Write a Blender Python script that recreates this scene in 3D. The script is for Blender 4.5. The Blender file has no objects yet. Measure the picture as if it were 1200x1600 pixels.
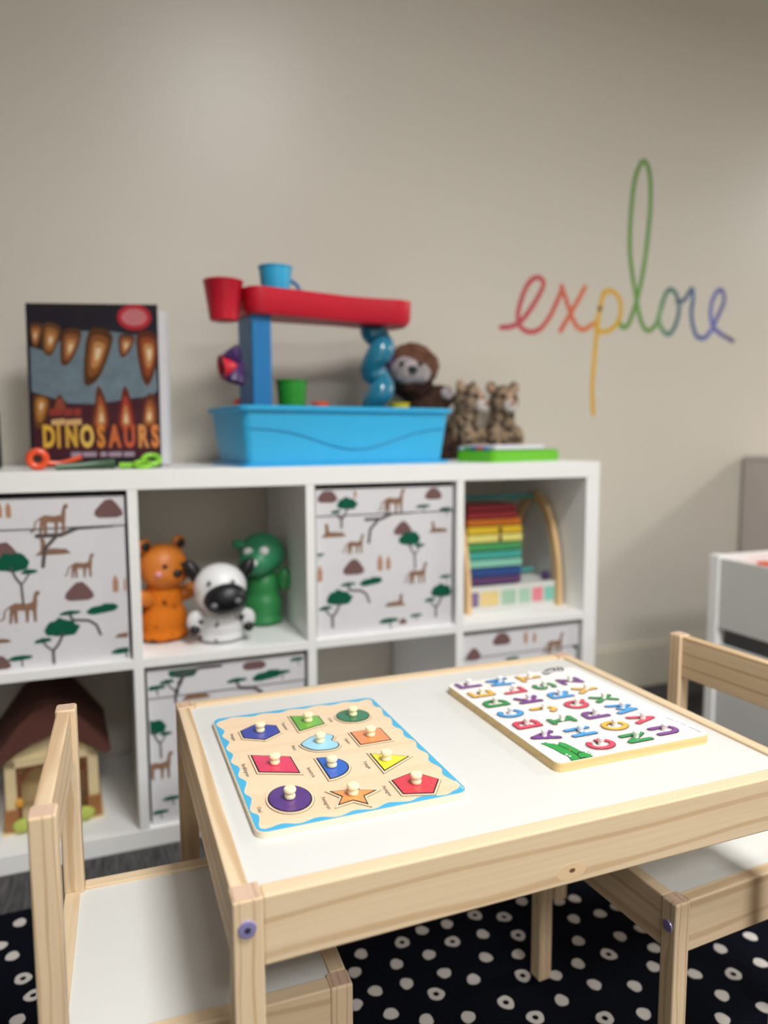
import bpy, bmesh, math, random
from mathutils import Vector, Matrix, noise
random.seed(7)
PI = math.pi
SC = bpy.context.scene
COL = SC.collection

# ------------------------------------------------------------------ camera
CAM = Vector((-1.13594, -1.46562, 0.82281))
YAW, PITCH, ROLL, FPX = 0.369531, -0.102840, -0.0035521, 1132.06
_f = Vector((math.sin(YAW)*math.cos(PITCH), math.cos(YAW)*math.cos(PITCH), math.sin(PITCH)))
_r0 = _f.cross(Vector((0, 0, 1))).normalized()
_u0 = _r0.cross(_f)
_r = _r0*math.cos(ROLL) + _u0*math.sin(ROLL)
_u = -_r0*math.sin(ROLL) + _u0*math.cos(ROLL)
cd = bpy.data.cameras.new('camera')
cd.sensor_fit = 'VERTICAL'; cd.sensor_height = 36.0
cd.lens = FPX/1600*36.0
cd.clip_start = 0.02
cd.dof.use_dof = True
cd.dof.focus_distance = 0.80
cd.dof.aperture_fstop = 2.3
cam = bpy.data.objects.new('camera', cd)
cam.matrix_world = Matrix(((_r.x, _u.x, -_f.x, CAM.x), (_r.y, _u.y, -_f.y, CAM.y), (_r.z, _u.z, -_f.z, CAM.z), (0, 0, 0, 1)))
COL.objects.link(cam)
SC.camera = cam

def on_plane(px, py, axis, val):
    """measure a photo pixel on a world plane (axis = val)"""
    d = _f + _r*((px-600)/FPX) - _u*((py-800)/FPX)
    return CAM + d*((val-CAM[axis])/d[axis])

# ------------------------------------------------------------------ world, lights, exposure
w = bpy.data.worlds.new('world'); SC.world = w; w.use_nodes = True
w.node_tree.nodes['Background'].inputs[0].default_value = (1, 0.95, 0.88, 1)
w.node_tree.nodes['Background'].inputs[1].default_value = 0.15
SC.view_settings.view_transform = 'Standard'
SC.view_settings.look = 'None'
SC.view_settings.gamma = 1.0
SC.view_settings.use_curve_mapping = False
SC.view_settings.exposure = 0.22
CEIL = 2.62
def area(name, loc, sx, sy, power, color=(0.985, 0.99, 0.965)):
    l = bpy.data.lights.new(name, 'AREA'); l.shape = 'RECTANGLE'; l.size = sx; l.size_y = sy
    l.energy = power; l.color = color
    o = bpy.data.objects.new(name, l); o.location = loc; COL.objects.link(o)
    return o
LIGHTS = [(-0.48, -1.62, 0.6, 0.6, 38, 158), (3.9, -1.20, 0.6, 0.6, 100, 165), (-0.6, -3.3, 1.2, 0.6, 60, 152)]
for lx, ly, sx, sy, p, spr in LIGHTS:      # recessed troffers with louvres
    area('ceiling_lamp', (lx, ly, CEIL-0.03), sx, sy, p).data.spread = math.radians(spr)

# ------------------------------------------------------------------ materials
def lin(c):
    return tuple(((v/255)/12.92 if v/255 <= .04045 else ((v/255+.055)/1.055)**2.4) for v in c)
def rgba(c): return (*lin(c), 1.0)
MATS = {}
def pm(name, rgb, rough=.5, var=.06, scale=30.0, bump=0.0, bscale=None, spec=.5, trans=0.0, metal=0.0, coat=0.0, alpha=1.0, stretch=(1, 1, 1)):
    """procedural material: noise-varied colour, optional relief"""
    if name in MATS: return MATS[name]
    m = bpy.data.materials.new(name); m.use_nodes = True; nt = m.node_tree; N = nt.nodes; L = nt.links
    b = N['Principled BSDF']; b.inputs['Roughness'].default_value = rough
    b.inputs['Specular IOR Level'].default_value = spec; b.inputs['Metallic'].default_value = metal
    b.inputs['Transmission Weight'].default_value = trans; b.inputs['Coat Weight'].default_value = coat
    b.inputs['Alpha'].default_value = alpha
    tc = N.new('ShaderNodeTexCoord'); mp = N.new('ShaderNodeMapping'); mp.inputs['Scale'].default_value = stretch
    L.new(tc.outputs['Object'], mp.inputs[0])
    n = N.new('ShaderNodeTexNoise'); n.inputs['Scale'].default_value = scale; n.inputs['Detail'].default_value = 3
    L.new(mp.outputs[0], n.inputs['Vector'])
    mx = N.new('ShaderNodeMix'); mx.data_type = 'RGBA'
    c = lin(rgb)
    mx.inputs[6].default_value = (*[v*(1-var) for v in c], 1); mx.inputs[7].default_value = (*[min(1, v*(1+var)) for v in c], 1)
    L.new(n.outputs['Fac'], mx.inputs[0]); L.new(mx.outputs[2], b.inputs['Base Color'])
    if bump:
        n2 = N.new('ShaderNodeTexNoise'); n2.inputs['Scale'].default_value = bscale or scale*6; n2.inputs['Detail'].default_value = 2
        L.new(mp.outputs[0], n2.inputs['Vector'])
        bp = N.new('ShaderNodeBump'); bp.inputs['Strength'].default_value = bump; bp.inputs['Distance'].default_value = .002
        L.new(n2.outputs['Fac'], bp.inputs['Height']); L.new(bp.outputs[0], b.inputs['Normal'])
    MATS[name] = m
    return m

def wood(name, axis, light, dark, rings=26.0, rough=.5, contrast=1.0, off=(.3, .2, .1)):
    """pine: stretched ring texture along the grain axis, varied per object"""
    if name in MATS: return MATS[name]
    m = bpy.data.materials.new(name); m.use_nodes = True; nt = m.node_tree; N = nt.nodes; L = nt.links
    b = N['Principled BSDF']; b.inputs['Roughness'].default_value = rough; b.inputs['Specular IOR Level'].default_value = .35
    tc = N.new('ShaderNodeTexCoord'); oi = N.new('ShaderNodeObjectInfo')
    mp = N.new('ShaderNodeMapping')
    sc = [1, 1, 1]; sc[axis] = .17
    mp.inputs['Scale'].default_value = sc
    L.new(tc.outputs['Object'], mp.inputs[0])
    cb = N.new('ShaderNodeCombineXYZ')
    for k in range(3):
        ml = N.new('ShaderNodeMath'); ml.operation = 'MULTIPLY_ADD'
        ml.inputs[1].default_value = (.21, .13, .17)[k]; ml.inputs[2].default_value = off[k]*.3 if k != axis else off[k]
        L.new(oi.outputs['Random'], ml.inputs[0]); L.new(ml.outputs[0], cb.inputs[k])
    L.new(cb.outputs[0], mp.inputs['Location'])
    wv = N.new('ShaderNodeTexWave'); wv.wave_type = 'RINGS'; wv.rings_direction = 'XYZ'[axis]
    wv.inputs['Scale'].default_value = rings; wv.inputs['Distortion'].default_value = 3.2
    wv.inputs['Detail'].default_value = 1.5; wv.inputs['Detail Scale'].default_value = 1.5
    L.new(mp.outputs[0], wv.inputs['Vector'])
    fine = N.new('ShaderNodeMapping'); s2 = [220, 220, 220]; s2[axis] = 5; fine.inputs['Scale'].default_value = s2
    L.new(tc.outputs['Object'], fine.inputs[0])
    nf = N.new('ShaderNodeTexNoise'); nf.inputs['Scale'].default_value = 1.0; nf.inputs['Detail'].default_value = 2
    L.new(fine.outputs[0], nf.inputs['Vector'])
    cr = N.new('ShaderNodeValToRGB')
    cr.color_ramp.elements[0].position = .84; cr.color_ramp.elements[0].color = (0, 0, 0, 1)
    cr.color_ramp.elements[1].position = .98; cr.color_ramp.elements[1].color = (1, 1, 1, 1)
    L.new(wv.outputs['Fac'], cr.inputs[0])
    ad = N.new('ShaderNodeMath'); ad.operation = 'MULTIPLY_ADD'; ad.inputs[1].default_value = .55*contrast
    L.new(cr.outputs[0], ad.inputs[0])
    ml = N.new('ShaderNodeMath'); ml.operation = 'MULTIPLY'; ml.inputs[1].default_value = .5*contrast
    L.new(nf.outputs['Fac'], ml.inputs[0]); L.new(ml.outputs[0], ad.inputs[2])
    mx = N.new('ShaderNodeMix'); mx.data_type = 'RGBA'
    mx.inputs[6].default_value = rgba(light); mx.inputs[7].default_value = rgba(dark)
    L.new(ad.outputs[0], mx.inputs[0]); L.new(mx.outputs[2], b.inputs['Base Color'])
    bp = N.new('ShaderNodeBump'); bp.inputs['Strength'].default_value = .08; bp.inputs['Distance'].default_value = .001
    L.new(nf.outputs['Fac'], bp.inputs['Height']); L.new(bp.outputs[0], b.inputs['Normal'])
    MATS[name] = m
    return m
PL, PD = (232, 209, 177), (188, 152, 111)
PINE = [wood('pine_%s' % 'xyz'[a], a, PL, PD, rings=(11, 14, 34)[a], contrast=(.78, .85, .85)[a]) for a in range(3)]
ENDG = wood('pine_end_grain', 1, (216, 186, 164), (178, 142, 118), rings=60, contrast=.9)

def carpet_mat():
    m = bpy.data.materials.new('grey_carpet'); m.use_nodes = True; nt = m.node_tree; N = nt.nodes; L = nt.links
    b = N['Principled BSDF']; b.inputs['Roughness'].default_value = .95; b.inputs['Specular IOR Level'].default_value = .1
    tc = N.new('ShaderNodeTexCoord'); mp = N.new('ShaderNodeMapping'); mp.inputs['Scale'].default_value = (160, 14, 1)
    L.new(tc.outputs['Object'], mp.inputs[0])
    n = N.new('ShaderNodeTexNoise'); n.inputs['Scale'].default_value = 1; n.inputs['Detail'].default_value = 3; L.new(mp.outputs[0], n.inputs['Vector'])
    r = N.new('ShaderNodeValToRGB'); r.color_ramp.elements[0].position = .35; r.color_ramp.elements[1].position = .7
    r.color_ramp.elements[0].color = rgba((62, 62, 64)); r.color_ramp.elements[1].color = rgba((104, 102, 102))
    L.new(n.outputs['Fac'], r.inputs[0]); L.new(r.outputs[0], b.inputs['Base Color'])
    n2 = N.new('ShaderNodeTexNoise'); n2.inputs['Scale'].default_value = 420; L.new(tc.outputs['Object'], n2.inputs['Vector'])
    bp = N.new('ShaderNodeBump'); bp.inputs['Strength'].default_value = .6; bp.inputs['Distance'].default_value = .004
    L.new(n2.outputs['Fac'], bp.inputs['Height']); L.new(bp.outputs[0], b.inputs['Normal'])
    return m
CARPET = carpet_mat()
WALLM = pm('beige_wall_paint', (215, 208, 197), rough=.34, var=.012, scale=3, bump=.04, bscale=260, spec=.35)
BASEM = pm('beige_baseboard', (208, 202, 186), rough=.45, var=.02, scale=5)
WHITE = pm('white_laminate', (248, 248, 248), rough=.42, var=.012, scale=8)
PANELW = pm('white_panel', (219, 218, 215), rough=.33, var=.012, scale=9)
CEILM = pm('ceiling_tile', (205, 202, 196), rough=.9, var=.03, scale=30)
BLACK = pm('black_plastic', (20, 20, 22), rough=.4)
INK = pm('black_ink', (28, 26, 30), rough=.5)
STEEL = pm('zinc_screw', (158, 152, 204), rough=.3, metal=.35)
DARKST = pm('dark_socket', (52, 50, 72), rough=.4)

# ------------------------------------------------------------------ mesh helpers
class MB:
    def __init__(s): s.v = []; s.f = []
    def add(s, vs, fs):
        o = len(s.v); s.v += [Vector(p) for p in vs]; s.f += [tuple(i+o for i in f) for f in fs]; return s
    def box(s, x0, x1, y0, y1, z0, z1, b=0.0):
        if b <= 0:
            vs = [(x, y, z) for z in (z0, z1) for y in (y0, y1) for x in (x0, x1)]
            return s.add(vs, [(0, 2, 3, 1), (4, 5, 7, 6), (0, 1, 5, 4), (2, 6, 7, 3), (0, 4, 6, 2), (1, 3, 7, 5)])
        bm = bmesh.new()
        bmesh.ops.create_cube(bm, size=1)
        for vv in bm.verts:
            vv.co = Vector(((x0+x1)/2+vv.co.x*(x1-x0), (y0+y1)/2+vv.co.y*(y1-y0), (z0+z1)/2+vv.co.z*(z1-z0)))
        bmesh.ops.bevel(bm, geom=list(bm.edges), offset=b, segments=2, profile=.5, affect='EDGES', clamp_overlap=True)
        bm.verts.index_update()
        s.add([vv.co.copy() for vv in bm.verts], [tuple(q.index for q in ff.verts) for ff in bm.faces]); bm.free(); return s
    def prism(s, poly, z0, z1, fr=None):
        """extrude a 2D outline; fr maps (u, v, w) to 3D"""
        fr = fr or (lambda u, v, ww: (u, v, ww)); n = len(poly)
        a = sum(poly[i][0]*poly[(i+1) % n][1]-poly[(i+1) % n][0]*poly[i][1] for i in range(n))
        if a < 0: poly = poly[::-1]
        vs = [fr(u, v, z0) for u, v in poly]+[fr(u, v, z1) for u, v in poly]
        return s.add(vs, [tuple(range(n-1, -1, -1)), tuple(range(n, 2*n))]+[(i, (i+1) % n, n+(i+1) % n, n+i) for i in range(n)])
    def lathe(s, prof, n=20, c=(0, 0, 0), fr=None):
        fr = fr or (lambda u, v, ww: (c[0]+u, c[1]+v, c[2]+ww)); vs = []; fs = []
        for r, z in prof:
            for k in range(n):
                t = 2*PI*k/n; vs.append(fr(r*math.cos(t), r*math.sin(t), z))
        for i in range(len(prof)-1):
            for k in range(n):
                fs.append((i*n+k, i*n+(k+1) % n, (i+1)*n+(k+1) % n, (i+1)*n+k))
        fs.append(tuple(range(n-1, -1, -1))); m0 = (len(prof)-1)*n; fs.append(tuple(range(m0, m0+n)))
        return s.add(vs, fs)
    def tube(s, path, r, n=10, closed=False):
        P = [Vector(p) for p in path]; m = len(P); vs = []; fs = []
        rr = r if isinstance(r, (list, tuple)) else [r]*m
        up = Vector((0, 0, 1)); prev = None
        for i, p in enumerate(P):
            t = (P[(i+1) % m]-P[i-1]) if closed else (P[min(i+1, m-1)]-P[max(i-1, 0)])
            t.normalize()
            if prev is None:
                a = t.cross(up if abs(t.z) < .9 else Vector((1, 0, 0))).normalized()
            else:
                a = (prev-t*prev.dot(t)).normalized()
            prev = a; bb = t.cross(a)
            for k in range(n):
                an = 2*PI*k/n; vs.append(p+(a*math.cos(an)+bb*math.sin(an))*rr[i])
        for i in range(m if closed else m-1):
            j = (i+1) % m
            for k in range(n): fs.append((i*n+k, i*n+(k+1) % n, j*n+(k+1) % n, j*n+k))
        if not closed: fs += [tuple(range(n-1, -1, -1)), tuple(range((m-1)*n, m*n))]
        return s.add(vs, fs)
    def ball(s, c, rad, n=16, m=10, rot=None):
        rx, ry, rz = rad if isinstance(rad, (list, tuple)) else (rad,)*3; vs = []; fs = []
        for i in range(1, m):
            p = PI*i/m
            for k in range(n):
                t = 2*PI*k/n; vs.append(Vector((rx*math.sin(p)*math.cos(t), ry*math.sin(p)*math.sin(t), rz*math.cos(p))))
        vs += [Vector((0, 0, rz)), Vector((0, 0, -rz))]; T = len(vs)-2; B = T+1
        for i in range(m-2):
            for k in range(n): fs.append((i*n+k, (i+1)*n+k, (i+1)*n+(k+1) % n, i*n+(k+1) % n))
        for k in range(n):
            fs.append((T, k, (k+1) % n)); fs.append((B, (m-2)*n+(k+1) % n, (m-2)*n+k))
        if rot: vs = [rot @ q for q in vs]
        return s.add([q+Vector(c) for q in vs], fs)
    def strokes(s, polys, hw, z0, z1, fr=None, n=7):
        """flat rounded strokes: a capsule for every segment"""
        cnt = 0
        for si, P in enumerate(polys):
            cnt += 10
            if len(P) == 1: P = [P[0], (P[0][0]+1e-5, P[0][1])]
            for (ax, ay), (bx, by) in zip(P[:-1], P[1:]):
                t = math.atan2(by-ay, bx-ax); o = []
                for k in range(n+1):
                    an = t-PI/2+PI*k/n; o.append((bx+hw*math.cos(an), by+hw*math.sin(an)))
                for k in range(n+1):
                    an = t+PI/2+PI*k/n; o.append((ax+hw*math.cos(an), ay+hw*math.sin(an)))
                s.prism(o, z0-(cnt % 9)*1e-5, z1+(cnt % 9)*1.6e-5+((cnt//9) % 7)*2.1e-6+si*1.6e-4, fr); cnt += 1
        return s
    def build(s, name, mat, parent=None, smooth=False, auto=True):
        me = bpy.data.meshes.new(name); me.from_pydata([tuple(p) for p in s.v], [], s.f); me.validate()
        bm = bmesh.new(); bm.from_mesh(me); bmesh.ops.recalc_face_normals(bm, faces=list(bm.faces)); bm.to_mesh(me); bm.free()
        me.materials.append(mat)
        if smooth:
            for p in me.polygons: p.use_smooth = True
            if auto: 
                try: me.set_sharp_from_angle(angle=math.radians(40))
                except Exception: pass
        o = bpy.data.objects.new(name, me); COL.objects.link(o)
        if parent: o.parent = parent
        return o

def empty(name, loc=(0, 0, 0), rz=0.0):
    o = bpy.data.objects.new(name, None); o.empty_display_size = .05; o.location = loc; o.rotation_euler = (0, 0, rz); COL.objects.link(o); return o
def tag(o, label, cat, group=None):
    o['label'] = label; o['category'] = cat
    if group: o['group'] = group
    return o
def struct(o): o['kind'] = 'structure'; return o
def box_obj(name, mat, parent, x0, x1, y0, y1, z0, z1, b=0.0):
    return MB().box(x0, x1, y0, y1, z0, z1, b).build(name, mat, parent)
def circle(cx, cy, rx, ry=None, n=28, a0=0.0):
    ry = ry or rx
    return [(cx+rx*math.cos(a0+2*PI*k/n), cy+ry*math.sin(a0+2*PI*k/n)) for k in range(n)]
def rrect(x0, x1, y0, y1, r, n=5):
    P = []
    for cx, cy, a in ((x1-r, y1-r, 0), (x0+r, y1-r, PI/2), (x0+r, y0+r, PI), (x1-r, y0+r, 1.5*PI)):
        for k in range(n+1): t = a+PI/2*k/n; P.append((cx+r*math.cos(t), cy+r*math.sin(t)))
    return P
def inset(poly, d):
    """shrink (d>0) or grow (d<0) an outline"""
    n = len(poly); a = sum(poly[i][0]*poly[(i+1) % n][1]-poly[(i+1) % n][0]*poly[i][1] for i in range(n))
    if a < 0: poly = poly[::-1]
    out = []
    for i in range(n):
        p0, p1, p2 = Vector(poly[i-1]), Vector(poly[i]), Vector(poly[(i+1) % n])
        e1 = (p1-p0).normalized(); e2 = (p2-p1).normalized()
        n1 = Vector((-e1.y, e1.x)); n2 = Vector((-e2.y, e2.x)); k = n1+n2
        k = k/max(.35, k.dot(n1)) if k.length > 1e-6 else n1
        q = p1+k*d; out.append((q.x, q.y))
    return out
def smooth_path(P, sub=6, closed=False):
    """Catmull-Rom through the points"""
    n = len(P); out = []
    rng = range(n) if closed else range(n-1)
    g = (lambda i: Vector(P[i % n])) if closed else (lambda i: Vector(P[max(0, min(n-1, i))]))
    for i in rng:
        p0, p1, p2, p3 = g(i-1), g(i), g(i+1), g(i+2)
        for k in range(sub):
            t = k/sub
            out.append(.5*((2*p1)+(p2-p0)*t+(2*p0-5*p1+4*p2-p3)*t*t+(3*p1-p0-3*p2+p3)*t**3))
    if not closed: out.append(Vector(P[-1]))
    return [tuple(p) for p in out]
def copy_tree(o, parent=None):
    c = o.copy(); COL.objects.link(c); c.parent = parent
    for ch in list(o.children): copy_tree(ch, c)
    return c
def text_part(name, txt, size, mat, parent, M, depth=.0002, bold=0.0, align='CENTER'):
    cu = bpy.data.curves.new(name, 'FONT'); cu.body = txt; cu.size = size; cu.extrude = depth; cu.offset = bold
    cu.align_x = align; cu.align_y = 'CENTER'; cu.resolution_u = 3
    t = bpy.data.objects.new(name, cu); COL.objects.link(t)
    bpy.context.view_layer.update()
    me = bpy.data.meshes.new_from_object(t.evaluated_get(bpy.context.evaluated_depsgraph_get()))
    COL.objects.unlink(t); bpy.data.objects.remove(t)
    me.transform(M); me.materials.clear(); me.materials.append(mat); me.name = name
    o = bpy.data.objects.new(name, me); COL.objects.link(o); o.parent = parent
    return o
def blob(name, mat, parent, balls, vox=.006, fuzz=0.0, fscale=60.0, smooth_it=6):
    """one continuous body from overlapping ellipsoids (voxel-fused)"""
    mb = MB()
    for b in balls: mb.ball(b[0], b[1], 20, 14, b[2] if len(b) > 2 else None)
    o = mb.build(name, mat, None)
    r = o.modifiers.new('fuse', 'REMESH'); r.mode = 'VOXEL'; r.voxel_size = vox
    sm = o.modifiers.new('soft', 'SMOOTH'); sm.iterations = smooth_it; sm.factor = .5
    bpy.context.view_layer.update()
    me = bpy.data.meshes.new_from_object(o.evaluated_get(bpy.context.evaluated_depsgraph_get()))
    COL.objects.unlink(o); bpy.data.objects.remove(o)
    if fuzz:
        for v, nrm in zip(me.vertices, [vv.normal.copy() for vv in me.vertices]):
            v.co += nrm*fuzz*(noise.noise(v.co*fscale)+.6*noise.noise(v.co*fscale*2.7))
    for p in me.polygons: p.use_smooth = True
    if not me.materials: me.materials.append(mat)
    me.name = name
    q = bpy.data.objects.new(name, me); COL.objects.link(q); q.parent = parent
    return q

# ------------------------------------------------------------------ room
XL, XR, YF, YB = -5.0, 4.4, -4.2, 0.40
struct(MB().box(XL-.1, XR+.1, YF-.1, YB+.1, -.1, 0).build('floor', CARPET))
struct(MB().box(XL-.1, XR+.1, YF-.1, YB+.1, CEIL, CEIL+.1).build('ceiling', CEILM))
struct(MB().box(XL-.1, XR+.1, YB, YB+.1, 0, CEIL).build('wall_back', WALLM))
struct(MB().box(XL-.1, XR+.1, YF-.1, YF, 0, CEIL).build('wall_front', WALLM))
struct(MB().box(XL-.1, XL, YF, YB, 0, CEIL).build('wall_left', WALLM))
struct(MB().box(XR, XR+.1, YF, YB, 0, CEIL).build('wall_right', WALLM))
bb = MB().box(.02, XR, YB-.011, YB, 0, .138, .002); bb.box(.02, XR, YB-.006, YB, .136, .15, .002)
struct(bb.build('baseboard_back', BASEM))

# ------------------------------------------------------------------ rug
RZ = .006
rug = empty('area_rug', (-.7, -.95, 0)); tag(rug, 'black area rug with scattered white dots and rings under the table', 'rug')
RUGM = pm('black_rug_pile', (13, 15, 24), rough=1.0, var=.3, scale=200, bump=.8, bscale=500, spec=.05)
DOTM = pm('white_rug_pile', (204, 197, 192), rough=1.0, var=.06, scale=300, bump=.6, bscale=600, spec=.05)
RX0, RX1, RY0, RY1 = -1.5, .97, -1.1, .82
MB().box(RX0, RX1, RY0, RY1, 0, RZ-.0008, .002).build('pile', RUGM, rug)
def dot_mb(r, hole, seed):
    rnd = random.Random(seed); n = 18; mb = MB(); ph = [rnd.uniform(0, 6.28) for _ in range(3)]
    R = [r*(1+.05*math.sin(2*t+ph[0])+.045*math.sin(3*t+ph[1])+.025*math.sin(5*t+ph[2])) for t in [2*PI*k/n for k in range(n)]]
    o = [(R[k]*math.cos(2*PI*k/n), R[k]*math.sin(2*PI*k/n)) for k in range(n)]
    if not hole: return mb.prism(o, -.001, .0004)
    h = [(hole*math.cos(2*PI*k/n), hole*math.sin(2*PI*k/n)) for k in range(n)]
    vs = [(x, y, .0004) for x, y in o]+[(x, y, .0004) for x, y in h]+[(x, y, -.001) for x, y in o]+[(x, y, -.001) for x, y in h]
    fs = []
    for k in range(n):
        j = (k+1) % n
        fs += [(k, j, n+j, n+k), (2*n+j, 2*n+k, 3*n+k, 3*n+j), (j, k, 2*n+k, 2*n+j), (n+k, n+j, 3*n+j, 3*n+k)]
    return mb.add(vs, fs)
dz = [(220,295,1),(205,353,0),(355,293,1),(292,328,0),(232,405,0),(148,425,0),(110,326,0),(333,377,0),(311,433,1),(190,486,0),(285,503,0),(397,495,0),(411,394,0),(444,335,0),(436,273,0),(531,276,1),(493,227,1),(415,222,1),(340,246,0),(273,263,0),(541,185,0),(531,327,0),(543,384,1),(498,456,1),(577,496,1),(647,450,0),(630,383,0),(735,408,0),(763,498,1),(867,486,0),(843,412,0),(773,327,1),(804,279,0),(692,291,0),(691,352,0),(680,232,0),(682,178,0),(750,218,0),(795,200,0),(895,310,0),(893,360,0),(860,258,0),(1003,380,0),(1072,312,0),(1107,380,1),(1077,437,0),(1078,500,0),(1153,279,0),(1180,350,0),(1190,470,0),(95,462,0),(93,375,0),(640,185,0)]
spots = [(500+x/1.7143, 1300+y/1.7143, k) for x, y, k in dz]
spots += [(x/7.273, 1380+y/7.273, k) for x, y, k in [(225,445,0),(140,825,0),(0,710,0),(262,1080,1),(378,1270,1),(200,1550,0)]]
dots_src = {}
placed = []
def place_dot(x, y, k, i):
    key = (k, i % 4)
    if key not in dots_src:
        o = dot_mb((.0122 if k else .0104), .0046 if k else 0, i % 4+10*k).build('rug_ring' if k else 'rug_dot', DOTM, rug); dots_src[key] = o
    else:
        o = dots_src[key].copy(); COL.objects.link(o)
    o.location = (x, y, RZ-.0004); o.rotation_euler = (0, 0, random.uniform(0, 6)); placed.append((x, y))
for i, (px, py, k) in enumerate(spots):
    p = on_plane(px, py, 2, RZ); place_dot(p.x+.7, p.y+.95, k, i)
def listed(x, y):
    # the part of the rug the photo shows openly, whose dots are all listed above
    d = Vector((x, y, RZ))-CAM; z = d.dot(_f)
    if z < .05: return False
    px, py = 600+FPX*d.dot(_r)/z, 800-FPX*d.dot(_u)/z
    return (535 < px < 1210 and 1370 < py < 1610) or (-10 < px < 70 and 1420 < py < 1610)
cand = []
for gy in range(24):
    for gx in range(36):
        x = RX0+.05+gx*.092+(gy % 2)*.04+random.uniform(-.014, .014); y = RY0+.05+gy*.088+random.uniform(-.014, .014)
        if x < RX1-.03 and y < RY1-.03 and all((x-a)**2+(y-b)**2 > .085**2 for a, b in placed) and not listed(x-.7, y-.95): cand.append((x, y))
near = [c for c in cand if -.9 < c[0] < 1.0 and c[1] > -.35]
rest = [c for c in cand if c not in near]
for i, (x, y) in enumerate(near[:230]): place_dot(x, y, 1 if random.random() < .25 else 0, i)
rm = MB()
for x, y in rest+near[230:]:
    rm.prism(circle(x, y, .0105, n=12), RZ-.002, RZ)
o = rm.build('rug_dots_beyond', DOTM, rug); o['kind'] = 'stuff'

# ------------------------------------------------------------------ table
TX, TY, TW, TD, TH = -1.0530, -.9099, .6551, .4799, .4497
table = empty('kids_table', (TX, TY, 0), .001); tag(table, 'low pine kids table with white laminate top holding two puzzles', 'table')
PW, PDp = .0255, .0235
for i, (x, y) in enumerate(((0, 0), (TW-PW, 0), (0, TD-PDp), (TW-PW, TD-PDp))):
    lg = MB().box(x, x+PW, y, y+PDp, RZ, TH-.0006, .0016).build('leg', PINE[2], table)
    MB().prism(rrect(x+.0012, x+PW-.0012, y+.0012, y+PDp-.0012, .001, 2), TH-.0009, TH-.0002).build('end_grain', ENDG, lg)
    if i < 2:
        yy = y
        fr = lambda u, v, ww, cx=x+PW*.45: (cx+u, yy-ww, .4245+v)
        sc = MB().lathe([(.0076, -.001), (.0078, .0006), (.0071, .0020), (.0036, .0023)], 20, fr=fr).build('screw', STEEL, lg, True)
RT = .0195
MB().box(PW, TW-PW, .0012, RT, .387, TH-.0012, .0018).build('apron', PINE[0], table)
MB().box(PW, TW-PW, TD-RT, TD-.0012, .387, TH-.0012, .0018).build('apron', PINE[0], table)
MB().box(.0012, RT-.002, PDp, TD-PDp, .387, TH-.0012, .0018).build('apron', PINE[1], table)
MB().box(TW-RT+.002, TW-.0012, PDp, TD-PDp, .387, TH-.0012, .0018).build('apron', PINE[1], table)
PZ = .4450
MB().box(RT-.004, TW-RT+.004, RT-.003, TD-RT+.003, PZ-.006, PZ).build('tabletop', PANELW, table)
# socket of the screws
for ch in list(table.children):
    for g in list(ch.children):
        if g.name.startswith('screw'):
            x = sum(v.co.x for v in g.data.vertices)/len(g.data.vertices); y = min(v.co.y for v in g.data.vertices)
            MB().prism(circle(x, .4245, .0029, n=6), y-.0001, y+.0005, lambda u, v, ww: (u, ww, v)).build('screw_socket', DARKST, ch)

fa = [c for c in table.children if c.name.startswith('apron')][0]
kp = on_plane(893, 1362, 1, TY+.0012)
KN = pm('knot_ring', (226, 196, 156), rough=.55, var=.1); KD = pm('knot_core', (112, 78, 52), rough=.6)
kfr = lambda u, v, ww: (kp.x-TX+u, .0012-ww, kp.z+v)
MB().prism(circle(0, 0, .017, .0085, 24), -.0002, .00015, kfr).build('wood_knot', KN, fa)
MB().prism(circle(.001, .001, .0035, .0022, 12), -.0002, .0003, kfr).build('knot_core', KD, fa)
# ------------------------------------------------------------------ chairs
def make_chair():
    c = empty('kids_chair')
    D, W, hs, hb, p = .2812, .2746, .2864, .5096, .0225
    d, wv = D/2, W/2
    for sx in (1, -1):
        for sy in (1, -1):
            h = hs if sx > 0 else hb
            x0, x1 = (d-p, d) if sx > 0 else (-d, -d+p)
            y0, y1 = (wv-p, wv) if sy > 0 else (-wv, -wv+p)
            lg = MB().box(x0, x1, y0, y1, RZ, h-.0006, .0022).build('leg', PINE[2], c)
            MB().prism(rrect(x0+.0017, x1-.0017, y0+.0017, y1-.0017, .001, 2), h-.0009, h-.0002).build('end_grain', ENDG, lg)
            fr = lambda u, v, ww, cx=(x1 if sx > 0 else x0), cy=(y0+y1)/2, s=sx: (cx+s*ww, cy+u, .255+v)
            MB().lathe([(.0070, -.001), (.0072, .0006), (.0066, .0018), (.0034, .0021)], 18, fr=fr).build('screw', STEEL, lg, True)
    r = .018
    zb = .222
    MB().box(-d+p, d-p, -wv+.001, -wv+r, zb, hs-.001, .0016).build('side_rail', PINE[0], c)
    MB().box(-d+p, d-p, wv-r, wv-.001, zb, hs-.001, .0016).build('side_rail', PINE[0], c)
    MB().box(d-r, d-.001, -wv+p, wv-p, zb, hs-.001, .0016).build('front_rail', PINE[1], c)
    MB().box(-d+.001, -d+r, -wv+p, wv-p, zb, hs-.001, .0016).build('back_rail', PINE[1], c)
    MB().box(-d+r-.003, d-r+.003, -wv+r-.003, wv-r+.003, hs-.011, hs-.0045).build('seat', PANELW, c)
    MB().box(-d+.0015, -d+p-.0055, -wv+p, wv-p, hb-.068, hb-.002, .0022).build('backrest', PINE[1], c)
    return c
ch1 = make_chair(); ch1.location = (-1.0623, -.6928, 0); ch1.rotation_euler = (0, 0, -.0293)
tag(ch1, 'small pine chair with white seat on the left, beside the shape puzzle', 'chair', 'pine kids chairs at the table')
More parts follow.
